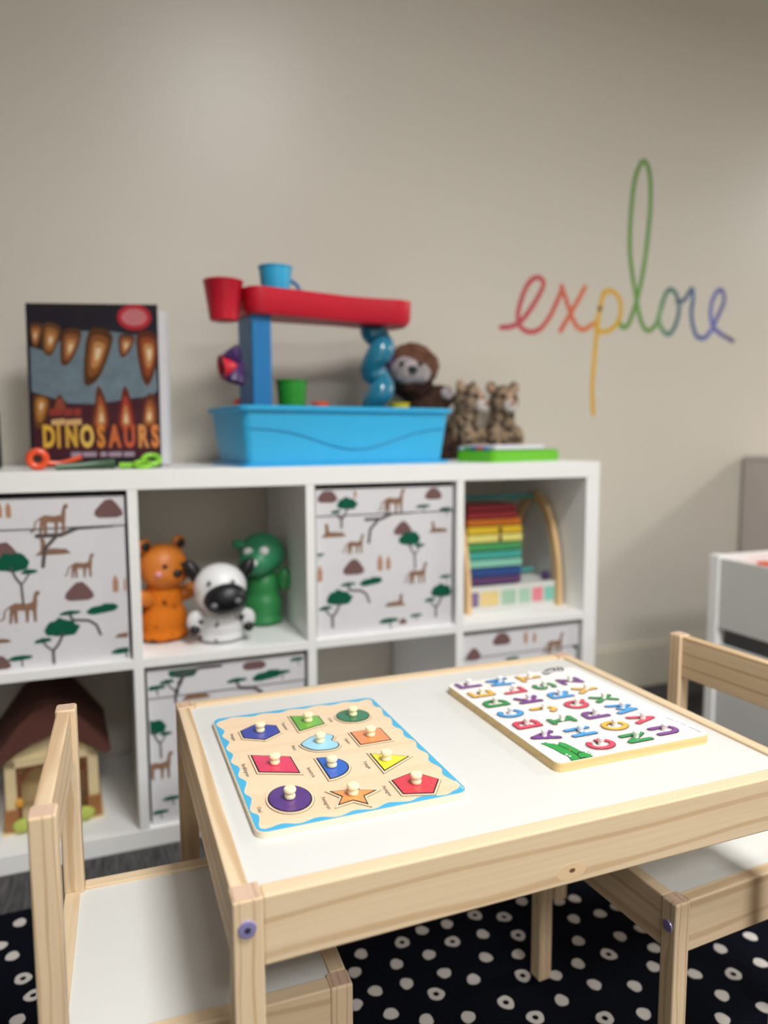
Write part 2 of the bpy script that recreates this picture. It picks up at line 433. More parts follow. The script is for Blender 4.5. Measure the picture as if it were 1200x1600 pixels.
ch2 = copy_tree(ch1); ch2.location = (-.4090, -.7132, 0); ch2.rotation_euler = (0, 0, 3.1958)
tag(ch2, 'small pine chair with white seat on the right, near the white toy bin', 'chair', 'pine kids chairs at the table')

# ------------------------------------------------------------------ cube shelf
ST, SO, SCm = .019, .038, .3335
SW = 2*SO+4*SCm+3*ST; SH = 2*SO+2*SCm+ST; SD = .39
XS = [-SW+SO+i*(SCm+ST) for i in range(4)]
ZS = [SO, SO+SCm+ST]
shelf = empty('cube_shelf', (0, 0, 0)); tag(shelf, 'white eight-cube shelving unit standing along the beige wall', 'shelf')
box_obj('top_board', WHITE, shelf, -SW, 0, 0, SD, SH-SO, SH, .001)
box_obj('bottom_board', WHITE, shelf, -SW, 0, 0, SD, 0, SO, .001)
box_obj('side_board', WHITE, shelf, -SO, 0, .0005, SD, SO, SH-SO, .001)
box_obj('side_board', WHITE, shelf, -SW, -SW+SO, .0005, SD, SO, SH-SO, .001)
for i in range(3): box_obj('divider', WHITE, shelf, XS[i]+SCm, XS[i+1], .0008, SD-.001, SO, SH-SO, .0008)
for i in range(4): box_obj('shelf_board', WHITE, shelf, XS[i], XS[i]+SCm, .0012, SD-.001, SO+SCm, ZS[1], .0008)

# ------------------------------------------------------------------ fabric bins with safari print
FAB = pm('bin_fabric', (226, 225, 230), rough=.85, var=.035, scale=12, bump=.25, bscale=500, spec=.15, stretch=(1, 1, 3))
BINLINE = pm('bin_binding', (70, 68, 72), rough=.8)
TREE = pm('print_green', (22, 92, 70), rough=.85, spec=.1)
TRUNK = pm('print_grey', (92, 84, 88), rough=.85, spec=.1)
ROCK = pm('print_mauve', (122, 92, 92), rough=.85, spec=.1)
CHEET = pm('print_brown', (146, 112, 92), rough=.85, spec=.1, var=.3, scale=120)
TAN = pm('print_tan', (188, 140, 112), rough=.85, spec=.1)
def canopy(cx, cz, rx, rz, seed=0, tilt=0.0):
    r = random.Random(seed); P = []
    for k in range(22):
        t = 2*PI*k/22; s = math.sin(t)
        y = rz*s if s > 0 else rz*.45*s
        q = 1+.12*r.uniform(-1, 1)
        u, v = rx*math.cos(t)*q, y*q
        P.append((cx+u, cz+v+u*tilt))
    return P
MOTIFS = {
 'cheetah': [('printed_cheetah', CHEET, 'poly', [(-.95,-.2),(-.9,.25),(-.6,.42),(.1,.32),(.5,.42),(.62,.95),(.72,1.15),(.95,1.2),(1.0,.95),(.82,.8),(.8,.2),(.74,-.2),(.72,-1.0),(.55,-1.0),(.5,-.2),(.3,-.1),(.2,-1.0),(.05,-1.0),(.02,-.15),(-.45,-.12),(-.48,-1.0),(-.66,-1.0),(-.72,-.25),(-.85,-1.0),(-1.0,-1.0)]),
             ('printed_tail', CHEET, 'line', [(-.9,.2),(-1.25,-.1),(-1.3,-.6),(-1.55,-.75)], .05)],
 'lying': [('printed_cheetah', CHEET, 'poly', [(-1.1,-.4),(-.75,-.1),(-.72,.5),(-.8,.7),(-.55,.75),(-.45,.55),(-.4,.05),(.3,0),(.8,-.05),(1.1,-.35),(.6,-.4)])],
 'rock': [('printed_rock', ROCK, 'poly', [(-1,-.45),(-.95,-.1),(-.55,.35),(-.2,.68),(.25,.72),(.6,.35),(.95,-.15),(1,-.5),(.6,-.68),(-.7,-.66)])],
 'tree': [('printed_canopy', TREE, 'poly', canopy(0, .5, 1.0, .85, 3)), ('printed_canopy', TREE, 'poly', canopy(.95, .0, .5, .2, 4, .08)),
          ('printed_trunk', TRUNK, 'line', [(-.1,.35),(.15,-.3),(.45,-.75),(.5,-2.0)], .07), ('printed_trunk', TRUNK, 'line', [(.95,-.05),(.7,-.45),(.47,-.75)], .05)],
 'treeb': [('printed_canopy', TREE, 'poly', canopy(.25, .4, 1.0, .78, 8)), ('printed_canopy', TREE, 'poly', canopy(-.85, -.15, .5, .2, 9, .1)),
           ('printed_trunk', TRUNK, 'line', [(.3,.2),(0,-.45),(-.3,-.8),(-.3,-1.6)], .08), ('printed_trunk', TRUNK, 'line', [(-.85,-.2),(-.6,-.55),(-.3,-.8)], .05)],
 'branch': [('printed_canopy', TREE, 'poly', canopy(.75, .12, .85, .36, 5, .12)), ('printed_canopy', TREE, 'poly', canopy(-1.0, .1, .55, .17, 6, .06)),
            ('printed_trunk', TRUNK, 'line', [(-1.0,0),(-.85,-.3),(.0,-.4),(.4,-.7),(.6,-1.3)], .07)],
 'cactus': [('printed_stump', TAN, 'poly', [(-.3,-1),(-.35,.3),(-.1,1),(.12,1),(.35,.2),(.3,-1)])],
 'bush': [('printed_canopy', TREE, 'poly', canopy(0, 0, 1, .32, 12, .06)), ('printed_trunk', TRUNK, 'line', [(.1,-.1),(.15,-.7)], .06)],
 'stem': [('printed_trunk', TRUNK, 'line', [(-1.6,-.2),(-.6,-.2),(.1,.1),(1.6,.15)], .09), ('printed_trunk', TRUNK, 'line', [(-.8,-.25),(-1.3,-.8),(-1.4,-1.6)], .08)],
}
MCOUNT = [0, 0]
def motif(parent, kind, px, py, s, y0, flip=1, local=False):
    if local: lx, lz = px, py
    else:
        p = on_plane(px, py, 1, y0); lx, lz = p.x-parent.location.x, p.z-parent.location.z
    hw = BW/2-.002
    MCOUNT[0] += 1
    for it in MOTIFS[kind]:
        MCOUNT[1] += 1
        yy = y0-parent.location.y-(MCOUNT[1] % 40)*1.5e-5
        mb = MB(); fr = lambda u, v, ww: (min(hw, max(-hw, lx+flip*u*s)), yy-ww, min(BH-.003, max(.003, lz+v*s)))
        if it[2] == 'poly':
            P = [(max(-hw, min(hw, lx+flip*u*s)), max(.003, min(BH-.003, lz+v*s))) for u, v in it[3]]
            if max(a for a, _ in P)-min(a for a, _ in P) < .003 or max(b for _, b in P)-min(b for _, b in P) < .003: continue
            mb.prism(P, -.0002, .0004, lambda u, v, ww: (u, yy-ww, v))
        else:
            P = [(max(-hw, min(hw, lx+flip*u*s)), max(.004, min(BH-.004, lz+v*s))) for u, v in it[3]]
            mb.strokes([P], it[4]*s, -.0002, .0005, lambda u, v, ww: (u, yy-ww, v), 3)
        mb.build(it[0], it[1], parent)
BW, BH, BD = .322, .322, .36
def make_bin(col, row, label, motifs, fill=()):
    yf = .014
    b = empty('fabric_bin', (XS[col]+SCm/2, yf, ZS[row])); tag(b, label, 'storage bin', 'safari print fabric bins')
    t = .006
    mb = MB().box(-BW/2, BW/2, 0, t, 0, BH-.001, .0015); mb.box(-BW/2, BW/2, BD-t, BD, 0, BH-.001, .0015)
    mb.box(-BW/2, -BW/2+t, t, BD-t, 0, BH-.001); mb.box(BW/2-t, BW/2, t, BD-t, 0, BH-.001); mb.box(-BW/2+t, BW/2-t, t, BD-t, 0, t)
    mb.build('bin_body', FAB, b)
    MB().box(-BW/2-.001, BW/2+.001, -.0025, BD+.001, BH-.002, BH, .0005).build('rim_binding', FAB, b)
    cuff = .056
    MB().box(-BW/2-.0005, BW/2+.0005, -.0025, -.0001, BH-cuff, BH-.002, .0008).build('folded_cuff', FAB, b)
    MB().box(-BW/2, BW/2, -.0008, -.00005, BH-cuff-.0022, BH-cuff-.0004).build('seam', BINLINE, b)
    for m in motifs:
        kind, px, py, s = m[:4]; flip = m[4] if len(m) > 4 else 1
        p = on_plane(px, py, 1, yf)
        yy = yf-.0026 if (p.z-ZS[row]) > BH-cuff else yf-.0001
        motif(b, kind, px, py, s*1.22, yy, flip)
    for kind, lx, lz, s in fill: motif(b, kind, lx, lz, s, yf-.0001, 1, True)
    return b
def Z5(x, y): return (x/3.75, 740+y/3.75)
def Z7(x, y): return (480+x/4.615, 730+y/4.615)
def Z6(x, y): return (200+x/3.75, 740+y/3.75)
make_bin(0, 1, 'safari print fabric bin above the toy stable', [
 ('rock', *Z5(635,205), .021), ('cheetah', *Z5(315,275), .021), ('cactus', *Z5(48,215), .011), ('cactus', *Z5(-5,215), .011),
 ('stem', *Z5(440,330), .034), ('lying', *Z5(310,440), .023), ('rock', *Z5(20,455), .019), ('tree', *Z5(75,585), .024), ('cheetah', *Z5(145,790), .022),
 ('cheetah', *Z5(485,545), .017), ('rock', *Z5(465,690), .021), ('cactus', *Z5(677,645), .013), ('cactus', *Z5(740,645), .011),
 ('branch', *Z5(520,820), .027), ('treeb', *Z5(340,960), .025), ('bush', *Z5(120,1085), .017), ('bush', *Z5(730,1040), .020), ('rock', *Z5(0,1110), .015), ('lying', *Z5(750,930), .018, -1), ('lying', *Z5(-10,970), .016)])
make_bin(2, 1, 'safari print fabric bin under the right end of the blue water tub', [
 ('rock', *Z7(145,205), .018), ('cactus', *Z7(345,190), .007), ('cheetah', *Z7(630,250), .020), ('rock', *Z7(910,185), .017), ('bush', *Z7(835,285), .014), ('bush', *Z7(1000,305), .014),
 ('treeb', *Z7(270,310), .019), ('stem', *Z7(600,345), .030), ('lying', *Z7(190,470), .021), ('rock', *Z7(690,440), .018), ('lying', *Z7(945,440), .018),
 ('cheetah', *Z7(350,560), .016), ('rock', *Z7(335,720), .020), ('cactus', *Z7(525,690), .014), ('cactus', *Z7(585,690), .012), ('tree', *Z7(740,570), .021), ('cheetah', *Z7(800,770), .018),
 ('branch', *Z7(390,850), .025), ('treeb', *Z7(210,1000), .024), ('lying', *Z7(635,970), .019, -1), ('bush', *Z7(590,1110), .019), ('bush', *Z7(785,1070), .012), ('treeb', *Z7(950,940), .022), ('cactus', *Z7(90,770), .014), ('bush', *Z7(85,635), .010), ('bush', *Z7(1000,790), .013), ('rock', *Z7(690,1110), .008)])
def Z8(x, y): return (220+x/4.286, 1000+y/4.286)
make_bin(1, 0, 'safari print fabric bin behind the table, below the vinyl animals', [
 ('treeb', *Z8(260,260), .024), ('branch', *Z8(760,270), .030), ('bush', *Z8(940,220), .016), ('bush', *Z8(1050,130), .014), ('rock', *Z8(760,145), .020), ('bush', *Z8(100,325), .016), ('lying', *Z8(370,360), .022),
 ('tree', *Z8(90,640), .020), ('cheetah', *Z8(130,850), .021), ('bush', *Z8(210,1060), .015), ('bush', *Z8(130,1155), .014), ('stem', *Z8(380,190), .024), ], fill=[('tree', -.03, .19, .026), ('cheetah', .05, .16, .025), ('rock', .11, .20, .024), ('branch', .09, .09, .03), ('treeb', -.01, .07, .028), ('cactus', .02, .12, .014), ('rock', -.07, .11, .022), ('bush', .12, .03, .022), ('lying', .06, .04, .024)])
def Z3(x, y): return (640+x/3.334, 520+y/3.334)
make_bin(3, 0, 'safari print fabric bin under the rainbow counting frame', [
 ('rock', *Z3(480,1590), .020), ('cactus', *Z3(605,1585), .012), ('cactus', *Z3(650,1585), .010), ('cheetah', 868, 1006, .019), ('tree', 905, 1015, .016), ('rock', 740, 1022, .016), ('bush', 800, 1030, .016), ], fill=[('tree', -.10, .19, .026), ('cheetah', -.09, .12, .025), ('rock', .03, .17, .025), ('cheetah', .03, .205, .02), ('tree', .11, .20, .025), ('branch', .03, .10, .03), ('treeb', -.04, .05, .028), ('cactus', .09, .12, .015), ('bush', -.12, .03, .020), ('lying', .09, .05, .024), ('bush', .12, .02, .018)])

# ------------------------------------------------------------------ wall lettering
def rainbow_mat():
    m = bpy.data.materials.new('rainbow_watercolour'); m.use_nodes = True; nt = m.node_tree; N = nt.nodes; L = nt.links
    b = N['Principled BSDF']; b.inputs['Roughness'].default_value = .6
    tc = N.new('ShaderNodeTexCoord'); sx = N.new('ShaderNodeSeparateXYZ'); L.new(tc.outputs['Object'], sx.inputs[0])
    n = N.new('ShaderNodeTexNoise'); n.inputs['Scale'].default_value = 14; L.new(tc.outputs['Object'], n.inputs['Vector'])
    md = N.new('ShaderNodeMath'); md.operation = 'MULTIPLY_ADD'; md.inputs[1].default_value = .07; L.new(n.outputs['Fac'], md.inputs[0]); 
    mr = N.new('ShaderNodeMapRange'); mr.inputs['From Min'].default_value = -.02; mr.inputs['From Max'].default_value = .90
    L.new(sx.outputs['X'], md.inputs[2]); L.new(md.outputs[0], mr.inputs['Value'])
    r = N.new('ShaderNodeValToRGB'); e = r.color_ramp.elements
    stops = [(.0, (190, 52, 84)), (.17, (196, 50, 70)), (.29, (216, 84, 54)), (.37, (222, 110, 44)), (.455, (228, 178, 56)), (.52, (206, 190, 74)), (.575, (122, 164, 76)), (.655, (96, 162, 92)), (.70, (36, 122, 96)), (.765, (20, 88, 122)), (.84, (32, 82, 158)), (.90, (82, 92, 196)), (1.0, (58, 40, 104))]
    e[0].position = 0; e[0].color = rgba(stops[0][1]); e[1].position = 1; e[1].color = rgba(stops[-1][1])
    for p, c in stops[1:-1]: q = e.new(p); q.color = rgba(c)
    L.new(mr.outputs[0], r.inputs[0])
    n2 = N.new('ShaderNodeTexNoise'); n2.inputs['Scale'].default_value = 22; L.new(tc.outputs['Object'], n2.inputs['Vector'])
    mx = N.new('ShaderNodeMix'); mx.data_type = 'RGBA'; mx.inputs[7].default_value = rgba((224, 210, 180))
    mm = N.new('ShaderNodeMath'); mm.operation = 'MULTIPLY'; mm.inputs[1].default_value = .16; L.new(n2.outputs['Fac'], mm.inputs[0]); L.new(mm.outputs[0], mx.inputs[0])
    L.new(r.outputs[0], mx.inputs[6]); L.new(mx.outputs[2], b.inputs['Base Color'])
    return m
RAIN = rainbow_mat()
LET = [
 ('letter_e', [[(65,805),(110,800),(150,780),(195,725),(240,650),(255,605),(235,582),(205,590),(175,630),(150,700),(140,760),(155,805),(195,825),(240,810),(280,760),(310,700),(335,640)]]),
 ('letter_x', [[(335,620),(355,680),(375,740),(400,795),(430,815),(460,800),(480,785)], [(440,625),(405,690),(365,760),(330,820)]]),
 ('letter_p', [[(522,650),(503,740),(490,850),(480,960),(472,1080),(476,1190)], [(490,810),(510,700),(525,655),(555,640),(590,670),(600,720),(590,775),(560,810),(520,825),(492,812)]]),
 ('letter_l', [[(588,770),(605,802),(630,795),(655,735),(682,640),(705,520),(720,400),(732,260),(730,130),(710,65),(685,80),(660,160),(645,300),(640,450),(650,560),(665,650),(680,740),(700,800),(725,820),(755,795)]]),
 ('letter_o', [[(755,795),(780,720),(800,655),(825,635),(850,665),(860,720),(845,790),(815,835),(785,815),(770,770),(785,690)], [(850,690),(875,688),(895,665)]]),
 ('letter_r', [[(895,665),(918,632),(922,680),(915,730),(920,790),(940,845),(975,850),(1005,815)]]),
 ('letter_e', [[(1005,815),(1035,750),(1060,690),(1055,645),(1035,640),(1010,680),(1000,740),(1010,795),(1040,830),(1100,865)]]),
]
lw0 = on_plane(787, 515, 1, YB)
word = empty('wall_lettering', (lw0.x, YB, lw0.z)); tag(word, 'rainbow watercolour script reading explore painted on the beige wall', 'wall lettering')
for nm, strokes in LET:
    mb = MB()
    for st in strokes:
        P = []
        for x, y in st:
            p = on_plane(760+x/2.857, 230+y/2.857, 1, YB); P.append((p.x-lw0.x, p.z-lw0.z))
        P = smooth_path(P, 5)
        mb.strokes([P], .0076, -.0003, .0007, lambda u, v, ww: (u, -ww, v), 4)
    mb.build(nm, {'letter_p': pm('watercolour_gold', (226, 176, 44), rough=.6, var=.12, scale=14), 'letter_l': pm('watercolour_green', (104, 156, 66), rough=.6, var=.22, scale=9)}.get(nm, RAIN), word)

# ------------------------------------------------------------------ shape puzzle
T0 = PZ
bz = T0+.0068
PLY = wood('birch_ply', 0, (240, 214, 182), (228, 192, 156), rings=9, contrast=.5, rough=.42)
PLYE = wood('ply_edge', 0, (244, 234, 214), (222, 204, 174), rings=12, contrast=.5)
CYAN = pm('blue_border_print', (72, 178, 222), rough=.35, var=.03)
PEG = pm('peg_wood', (252, 238, 198), rough=.38, var=.04, scale=60)
PSX, PSY = -.0035, .001
bx0, bx1, by0, by1 = -1.0115+PSX, -.786+PSX, -.8205+PSY, -.520+PSY
board = empty('shape_puzzle_board', ((bx0+bx1)/2, (by0+by1)/2, T0)); tag(board, 'wooden shape puzzle board with wavy blue border on the white tabletop', 'puzzle board')
hx, hy = (bx1-bx0)/2, (by1-by0)/2
MB().prism(rrect(-hx, hx, -hy, hy, .012, 6), 0, bz-T0-.0004).build('board', PLYE, board)
MB().prism(rrect(-hx+.0004, hx-.0004, -hy+.0004, hy-.0004, .0118, 6), bz-T0-.0006, bz-T0).build('printed_face', PLY, board)
outer = []; inner = []
n = 200
def edge_pt(t, ins):
    # rounded rectangle boundary by arc length
    X, Y = hx-ins, hy-ins; r = max(.001, .0115-ins*.5)
    segs = [(-X+r, -Y, X-r, -Y), (X, -Y+r, X, Y-r), (X-r, Y, -X+r, Y), (-X, Y-r, -X, -Y+r)]
    L = [2*(X-r), PI*r/2, 2*(Y-r), PI*r/2]*2; tot = sum(L); d = t*tot
    for i in range(8):
        if d <= L[i] or i == 7:
            k = i//2; q = d/L[i]
            if i % 2 == 0: x0, y0, x1, y1 = segs[k]; return (x0+(x1-x0)*q, y0+(y1-y0)*q)
            c = [(X-r, -Y+r, -PI/2), (X-r, Y-r, 0), (-X+r, Y-r, PI/2), (-X+r, -Y+r, PI)][k]
            a = c[2]+PI/2*q; return (c[0]+r*math.cos(a), c[1]+r*math.sin(a))
        d -= L[i]
for k in range(n):
    t = k/n; outer.append(edge_pt(t, .0012)); inner.append(edge_pt(t, .0064+.0028*math.sin(t*2*PI*26)+.0011*math.sin(t*2*PI*8+1)))
zb0 = bz-T0
MB().add([(x, y, zb0+.0003) for x, y in outer]+[(x, y, zb0+.0003) for x, y in inner]+[(x, y, zb0-.0001) for x, y in outer]+[(x, y, zb0-.0001) for x, y in inner],
  [f for k in range(n) for j in [(k+1) % n] for f in ((k, j, n+j, n+k), (j, k, 2*n+k, 2*n+j), (n+k, n+j, 3*n+j, 3*n+k))]).build('blue_wave_border', CYAN, board)
INKW = pm('word_ink', (96, 84, 74), rough=.5)
def word_on_board(txt, x, y, size):
    # reads toward -y, tops of the letters toward +x
    M = Matrix.Translation((x-board.location.x, y-board.location.y, zb0)) @ Matrix.Rotation(-PI/2, 4, 'Z')
    text_part('printed_word', txt, size, INKW, board, M, .0002)
shapes = {
 'hexagon': [(-.984,-.5755),(-.961,-.560),(-.937,-.574),(-.937,-.5985),(-.960,-.614),(-.984,-.599)],
 'trapezoid': [(-.914,-.550),(-.877,-.563),(-.877,-.592),(-.914,-.604)],
 'square': [(-.856,-.631),(-.815,-.631),(-.815,-.671),(-.856,-.671)],
 'triangle': [(-.854,-.697),(-.813,-.7215),(-.854,-.746)],
 'pentagon': [(-.855,-.769),(-.824,-.759),(-.8055,-.7855),(-.824,-.812),(-.855,-.802)],
 'parallelogram': [(-.985,-.650),(-.942,-.671),(-.942,-.716),(-.985,-.697)],
}
shapes['star'] = []
for k in range(10):
    a = 2*PI*k/10; rr = .0265 if k % 2 == 0 else .0125; shapes['star'].append((-.9035+rr*math.cos(a), -.7835+rr*math.sin(a)))
shapes['semicircle'] = [(-.916+.030*math.cos(a), -.714+.028*math.sin(a)) for a in [PI/2-PI*k/16 for k in range(17)]]
shapes['oval'] = circle(-.9665, -.767, .0225, .0285, 36)
shapes['circle'] = circle(-.8345, -.5795, .0225, .0225, 36)
H = [(-.923,-.645)]
for k in range(33):
    t = PI-2*PI*k/32
    hxx = 16*math.sin(t)**3; hyy = 13*math.cos(t)-5*math.cos(2*t)-2*math.cos(3*t)-math.cos(4*t)
    H.append((-.898+hyy*.00155, -.645-hxx*.00148))
shapes['heart'] = [p[:2] for p in smooth_path([(-.923,-.643),(-.919,-.656),(-.911,-.666),(-.898,-.670),(-.886,-.669),(-.8795,-.662),(-.879,-.653),(-.8835,-.6455),(-.8785,-.637),(-.879,-.630),(-.886,-.6235),(-.899,-.6225),(-.913,-.632)], 3, True)]
pieces = [('hexagon', (66, 76, 168), 'blue hexagon'), ('trapezoid', (112, 178, 62), 'green trapezoid'), ('circle', (34, 120, 78), 'dark green circle'), ('heart', (158, 214, 240), 'pale blue heart'),
 ('square', (240, 144, 84), 'orange square'), ('parallelogram', (226, 58, 92), 'pink-red parallelogram'), ('semicircle', (48, 98, 196), 'bright blue semicircle'), ('triangle', (246, 232, 44), 'yellow triangle'),
 ('oval', (92, 50, 128), 'purple oval'), ('star', (244, 156, 88), 'orange five-pointed star'), ('pentagon', (226, 66, 78), 'red pentagon')]
WOODP = pm('piece_cream_wood', (242, 220, 188), rough=.45, var=.03)
def inner_copy(P, d):
    try: return inset(P, d)
    except Exception: return P
peg_me = None
for nm, c, desc in pieces:
    P = [(x+PSX, y+PSY) for x, y in shapes[nm]]; cx = sum(p[0] for p in P)/len(P); cy = sum(p[1] for p in P)/len(P)
    if nm == 'semicircle': cx, cy = -.905+PSX, -.714+PSY
    if nm == 'heart': cx, cy = -.899+PSX, -.646+PSY
    if nm == 'triangle': cx = -.842+PSX
    L = [(x-cx, y-cy) for x, y in P]
    t = empty(nm+'_puzzle_piece', (cx, cy, bz)); tag(t, '%s puzzle piece with a turned wooden peg in the shape board' % desc, 'puzzle piece', 'shape puzzle pieces')
    MB().prism(inset(L, -.0024), 0, .0003).build('cutout_line', pm('shape_cut_brown', (116, 92, 70), rough=.8), t)  # thin brown line marking the cut around the piece
    MB().prism(inset(L, -.0018), 0, .0012).build('wood_rim', WOODP, t)
    MB().prism(L, 0, .0015).build('black_outline', INK, t)
    MB().prism(inset(L, .0014), 0, .0018).build('painted_face', pm('paint_'+nm, c, rough=.28, var=.03, coat=.3), t)
    k = .0018
    if peg_me is None:
        pg = MB().lathe([(.0040, 0), (.0054, .0006), (.0058, .0024), (.0054, .0042), (.0044, .0050), (.0043, .0058), (.0052, .0066), (.0063, .0076), (.0065, .0098), (.0056, .0112), (.0030, .0118)], 20).build('peg', PEG, t, True)
        peg_me = pg.data
    else:
        pg = bpy.data.objects.new('peg', peg_me); COL.objects.link(pg); pg.parent = t
    pg.location = (0, 0, k)
for txt, x, y in [('Hexagon', -.995, -.588), ('Parallelogram', -.997, -.684), ('Oval', -1.0, -.776), ('Trapezoid', -.927, -.578), ('Heart', -.932, -.647), ('Semicircle', -.930, -.716), ('Pentagram', -.934, -.788), ('Circle', -.866, -.580), ('Square', -.866, -.652), ('Triangle', -.866, -.722), ('Pentagon', -.867, -.787)]:
    word_on_board(txt, x+PSX, y+PSY, .0062)
for k in range(5): MB().strokes([[(hx-.005, -hy+.008+k*.004), (hx-.0032, -hy+.010+k*.004)]], .0004, zb0, zb0+.0005).build('printed_mark', WHITE, board)

# ------------------------------------------------------------------ alphabet puzzle
b2x0, b2x1, b2y0, b2y1 = -.6725, -.4485, -.807, -.524
bz2 = T0+.0115
ab = empty('alphabet_puzzle_board', ((b2x0+b2x1)/2, (b2y0+b2y1)/2, T0)); tag(ab, 'white alphabet puzzle board with wooden edges and crocodile picture', 'puzzle board')
hx, hy = (b2x1-b2x0)/2, (b2y1-b2y0)/2
MB().prism(rrect(-hx, hx, -hy, hy, .009, 5), 0, bz2-T0-.0004).build('board', wood('basswood_edge', 0, (236, 208, 150), (206, 170, 112), rings=14, contrast=.5), ab)
MB().prism(rrect(-hx+.0003, hx-.0003, -hy+.0003, hy-.0003, .0088, 5), bz2-T0-.0006, bz2-T0).build('printed_face', pm('alphabet_face', (248, 242, 240), rough=.35, var=.012), ab)
zz = bz2-T0
LINE = pm('ruled_line', (204, 206, 226), rough=.5)
for k in range(12):
    y = -hy+.011+k*.0235
    MB().box(-hx+.004, hx-.004, y, y+.0007, zz-.0001, zz+.00015).build('ruled_line', LINE, ab)
CROCG = pm('croc_green', (44, 160, 72), rough=.4)
def Q6(x, y):
    p = on_plane(790+x/5.714, 1110+y/5.714, 2, bz2); return (p.x-ab.location.x, max(p.y-ab.location.y, -hy+.0016))
croc = [Q6(*p) for p in [(320,298),(360,288),(420,298),(470,312),(485,285),(530,296),(600,330),(680,372),(740,372),(775,395),(798,432),(660,466),(622,470),(585,440),(560,412),(500,385),(440,350),(370,318)]]
MB().prism(inset(croc, -.0009), zz-.0001, zz+.0002).build('crocodile_outline', INK, ab)
MB().prism(croc, zz-.0001, zz+.0004).build('crocodile', CROCG, ab)
for a in ([(470,312),(560,352),(640,400)], [(640,400),(650,380),(690,375)], [(640,400),(670,430),(740,440)]):
    MB().strokes([[Q6(*p) for p in a]], .0006, zz, zz+.0006).build('crocodile_line', INK, ab)
for a in [(380,290),(405,294),(545,398),(575,412),(720,378),(745,385),(770,398)]:
    q = Q6(*a); MB().prism(circle(q[0], q[1], .0016, n=8), zz, zz+.0007).build('crocodile_tooth', WHITE, ab)
q = Q6(575, 358); MB().prism(circle(q[0], q[1], .0015, n=8), zz, zz+.0007).build('crocodile_cheek', pm('croc_cheek', (196, 110, 60)), ab)
# zebra picture in the far corner
def QZ(x, y):
    p = on_plane(690+x/5.714, 1030+y/5.714, 2, bz2); return (p.x-ab.location.x, p.y-ab.location.y)
GREY = pm('zebra_grey', (190, 188, 190), rough=.5)
MB().prism([QZ(*p) for p in [(890,118),(930,90),(985,78),(1060,70),(1100,85),(1080,110),(1010,112),(960,138),(915,140)]], zz-.0001, zz+.0003).build('zebra_body', GREY, ab)
for a in ([(900,125),(930,138),(960,130)], [(925,108),(960,90),(985,85)], [(1000,82),(1010,105)], [(1035,76),(1045,100)], [(1065,75),(1085,100)]):
    MB().strokes([[QZ(*p) for p in a]], .0014, zz, zz+.0005).build('zebra_stripe', INK, ab)
def Qt(x, y):
    p = on_plane(900+x/5.714, 1050+y/5.714, 2, bz2); return (p.x-ab.location.x, p.y-ab.location.y)
for a in ([(800,405),(835,420),(870,432)], [(890,440),(915,448)], [(935,458),(985,478)], [(1000,486),(1050,508),(1115,540)]):
    MB().strokes([[Qt(*p) for p in a]], .00045, zz, zz+.0003).build('printed_fine_line', INKW, ab)
def arc(cx, cy, rx, ry, a0, a1, n=10):
    return [(cx+rx*math.cos(math.radians(a0+(a1-a0)*k/n)), cy+ry*math.sin(math.radians(a0+(a1-a0)*k/n))) for k in range(n+1)]
GL = {
 'A': [[(-.7,-1),(0,1),(.7,-1)], [(-.4,-.3),(.4,-.3)]], 'B': [[(-.6,-1),(-.6,1),(.1,1)]+arc(.1,.5,.5,.5,90,-90)+[(-.5,0)], [(.1,0)]+arc(.15,-.5,.55,.5,90,-90)+[(-.6,-1)]],
 'C': [arc(0,0,.75,1,50,310,16)], 'D': [[(-.6,-1),(-.6,1),(0,1)]+arc(0,0,.7,1,90,-90,12)+[(-.6,-1)]], 'E': [[(.6,1),(-.5,1),(-.5,-1),(.6,-1)], [(-.5,0),(.4,0)]],
 'F': [[(.6,1),(-.5,1),(-.5,-1)], [(-.5,.05),(.4,.05)]], 'G': [arc(0,0,.8,1,50,330,16)+[(.75,-.1),(.2,-.1)]], 'H': [[(-.65,1),(-.65,-1)], [(.65,1),(.65,-1)], [(-.65,0),(.65,0)]],
 'I': [[(0,1),(0,-1)], [(-.45,1),(.45,1)], [(-.45,-1),(.45,-1)]], 'J': [[(.5,1),(.5,-.45)]+arc(0,-.45,.5,.5,0,-170,8)], 'K': [[(-.55,1),(-.55,-1)], [(.65,1),(-.5,0),(.7,-1)]],
 'L': [[(-.5,1),(-.5,-1),(.65,-1)]], 'M': [[(-.85,-1),(-.6,1),(0,-.3),(.6,1),(.85,-1)]], 'N': [[(-.65,-1),(-.65,1),(.65,-1),(.65,1)]], 'O': [arc(0,0,.8,1,0,360,22)],
 'P': [[(-.55,-1),(-.55,1),(.1,1)]+arc(.1,.45,.55,.55,90,-90)+[(-.5,-.1)]], 'Q': [arc(0,.05,.8,.95,0,360,22), [(.3,-.5),(.8,-1.05)]], 'R': [[(-.55,-1),(-.55,1),(.1,1)]+arc(.1,.45,.55,.55,90,-90)+[(-.4,-.1),(.6,-1)]],
 'S': [arc(0,.5,.6,.5,40,270,10)+arc(0,-.5,.6,.5,90,-140,10)], 'T': [[(-.75,1),(.75,1)], [(0,1),(0,-1)]], 'U': [[(-.65,1),(-.65,-.35)]+arc(0,-.35,.65,.65,180,360,10)+[(.65,1)]], 'V': [[(-.7,1),(0,-1),(.7,1)]],
 'W': [[(-.9,1),(-.5,-1),(0,.4),(.5,-1),(.9,1)]], 'X': [[(-.65,1),(.65,-1)], [(.65,1),(-.65,-1)]], 'Y': [[(-.7,1),(0,0),(.7,1)], [(0,0),(0,-1)]], 'Z': [[(-.65,1),(.65,1),(-.65,-1),(.65,-1)]],
}
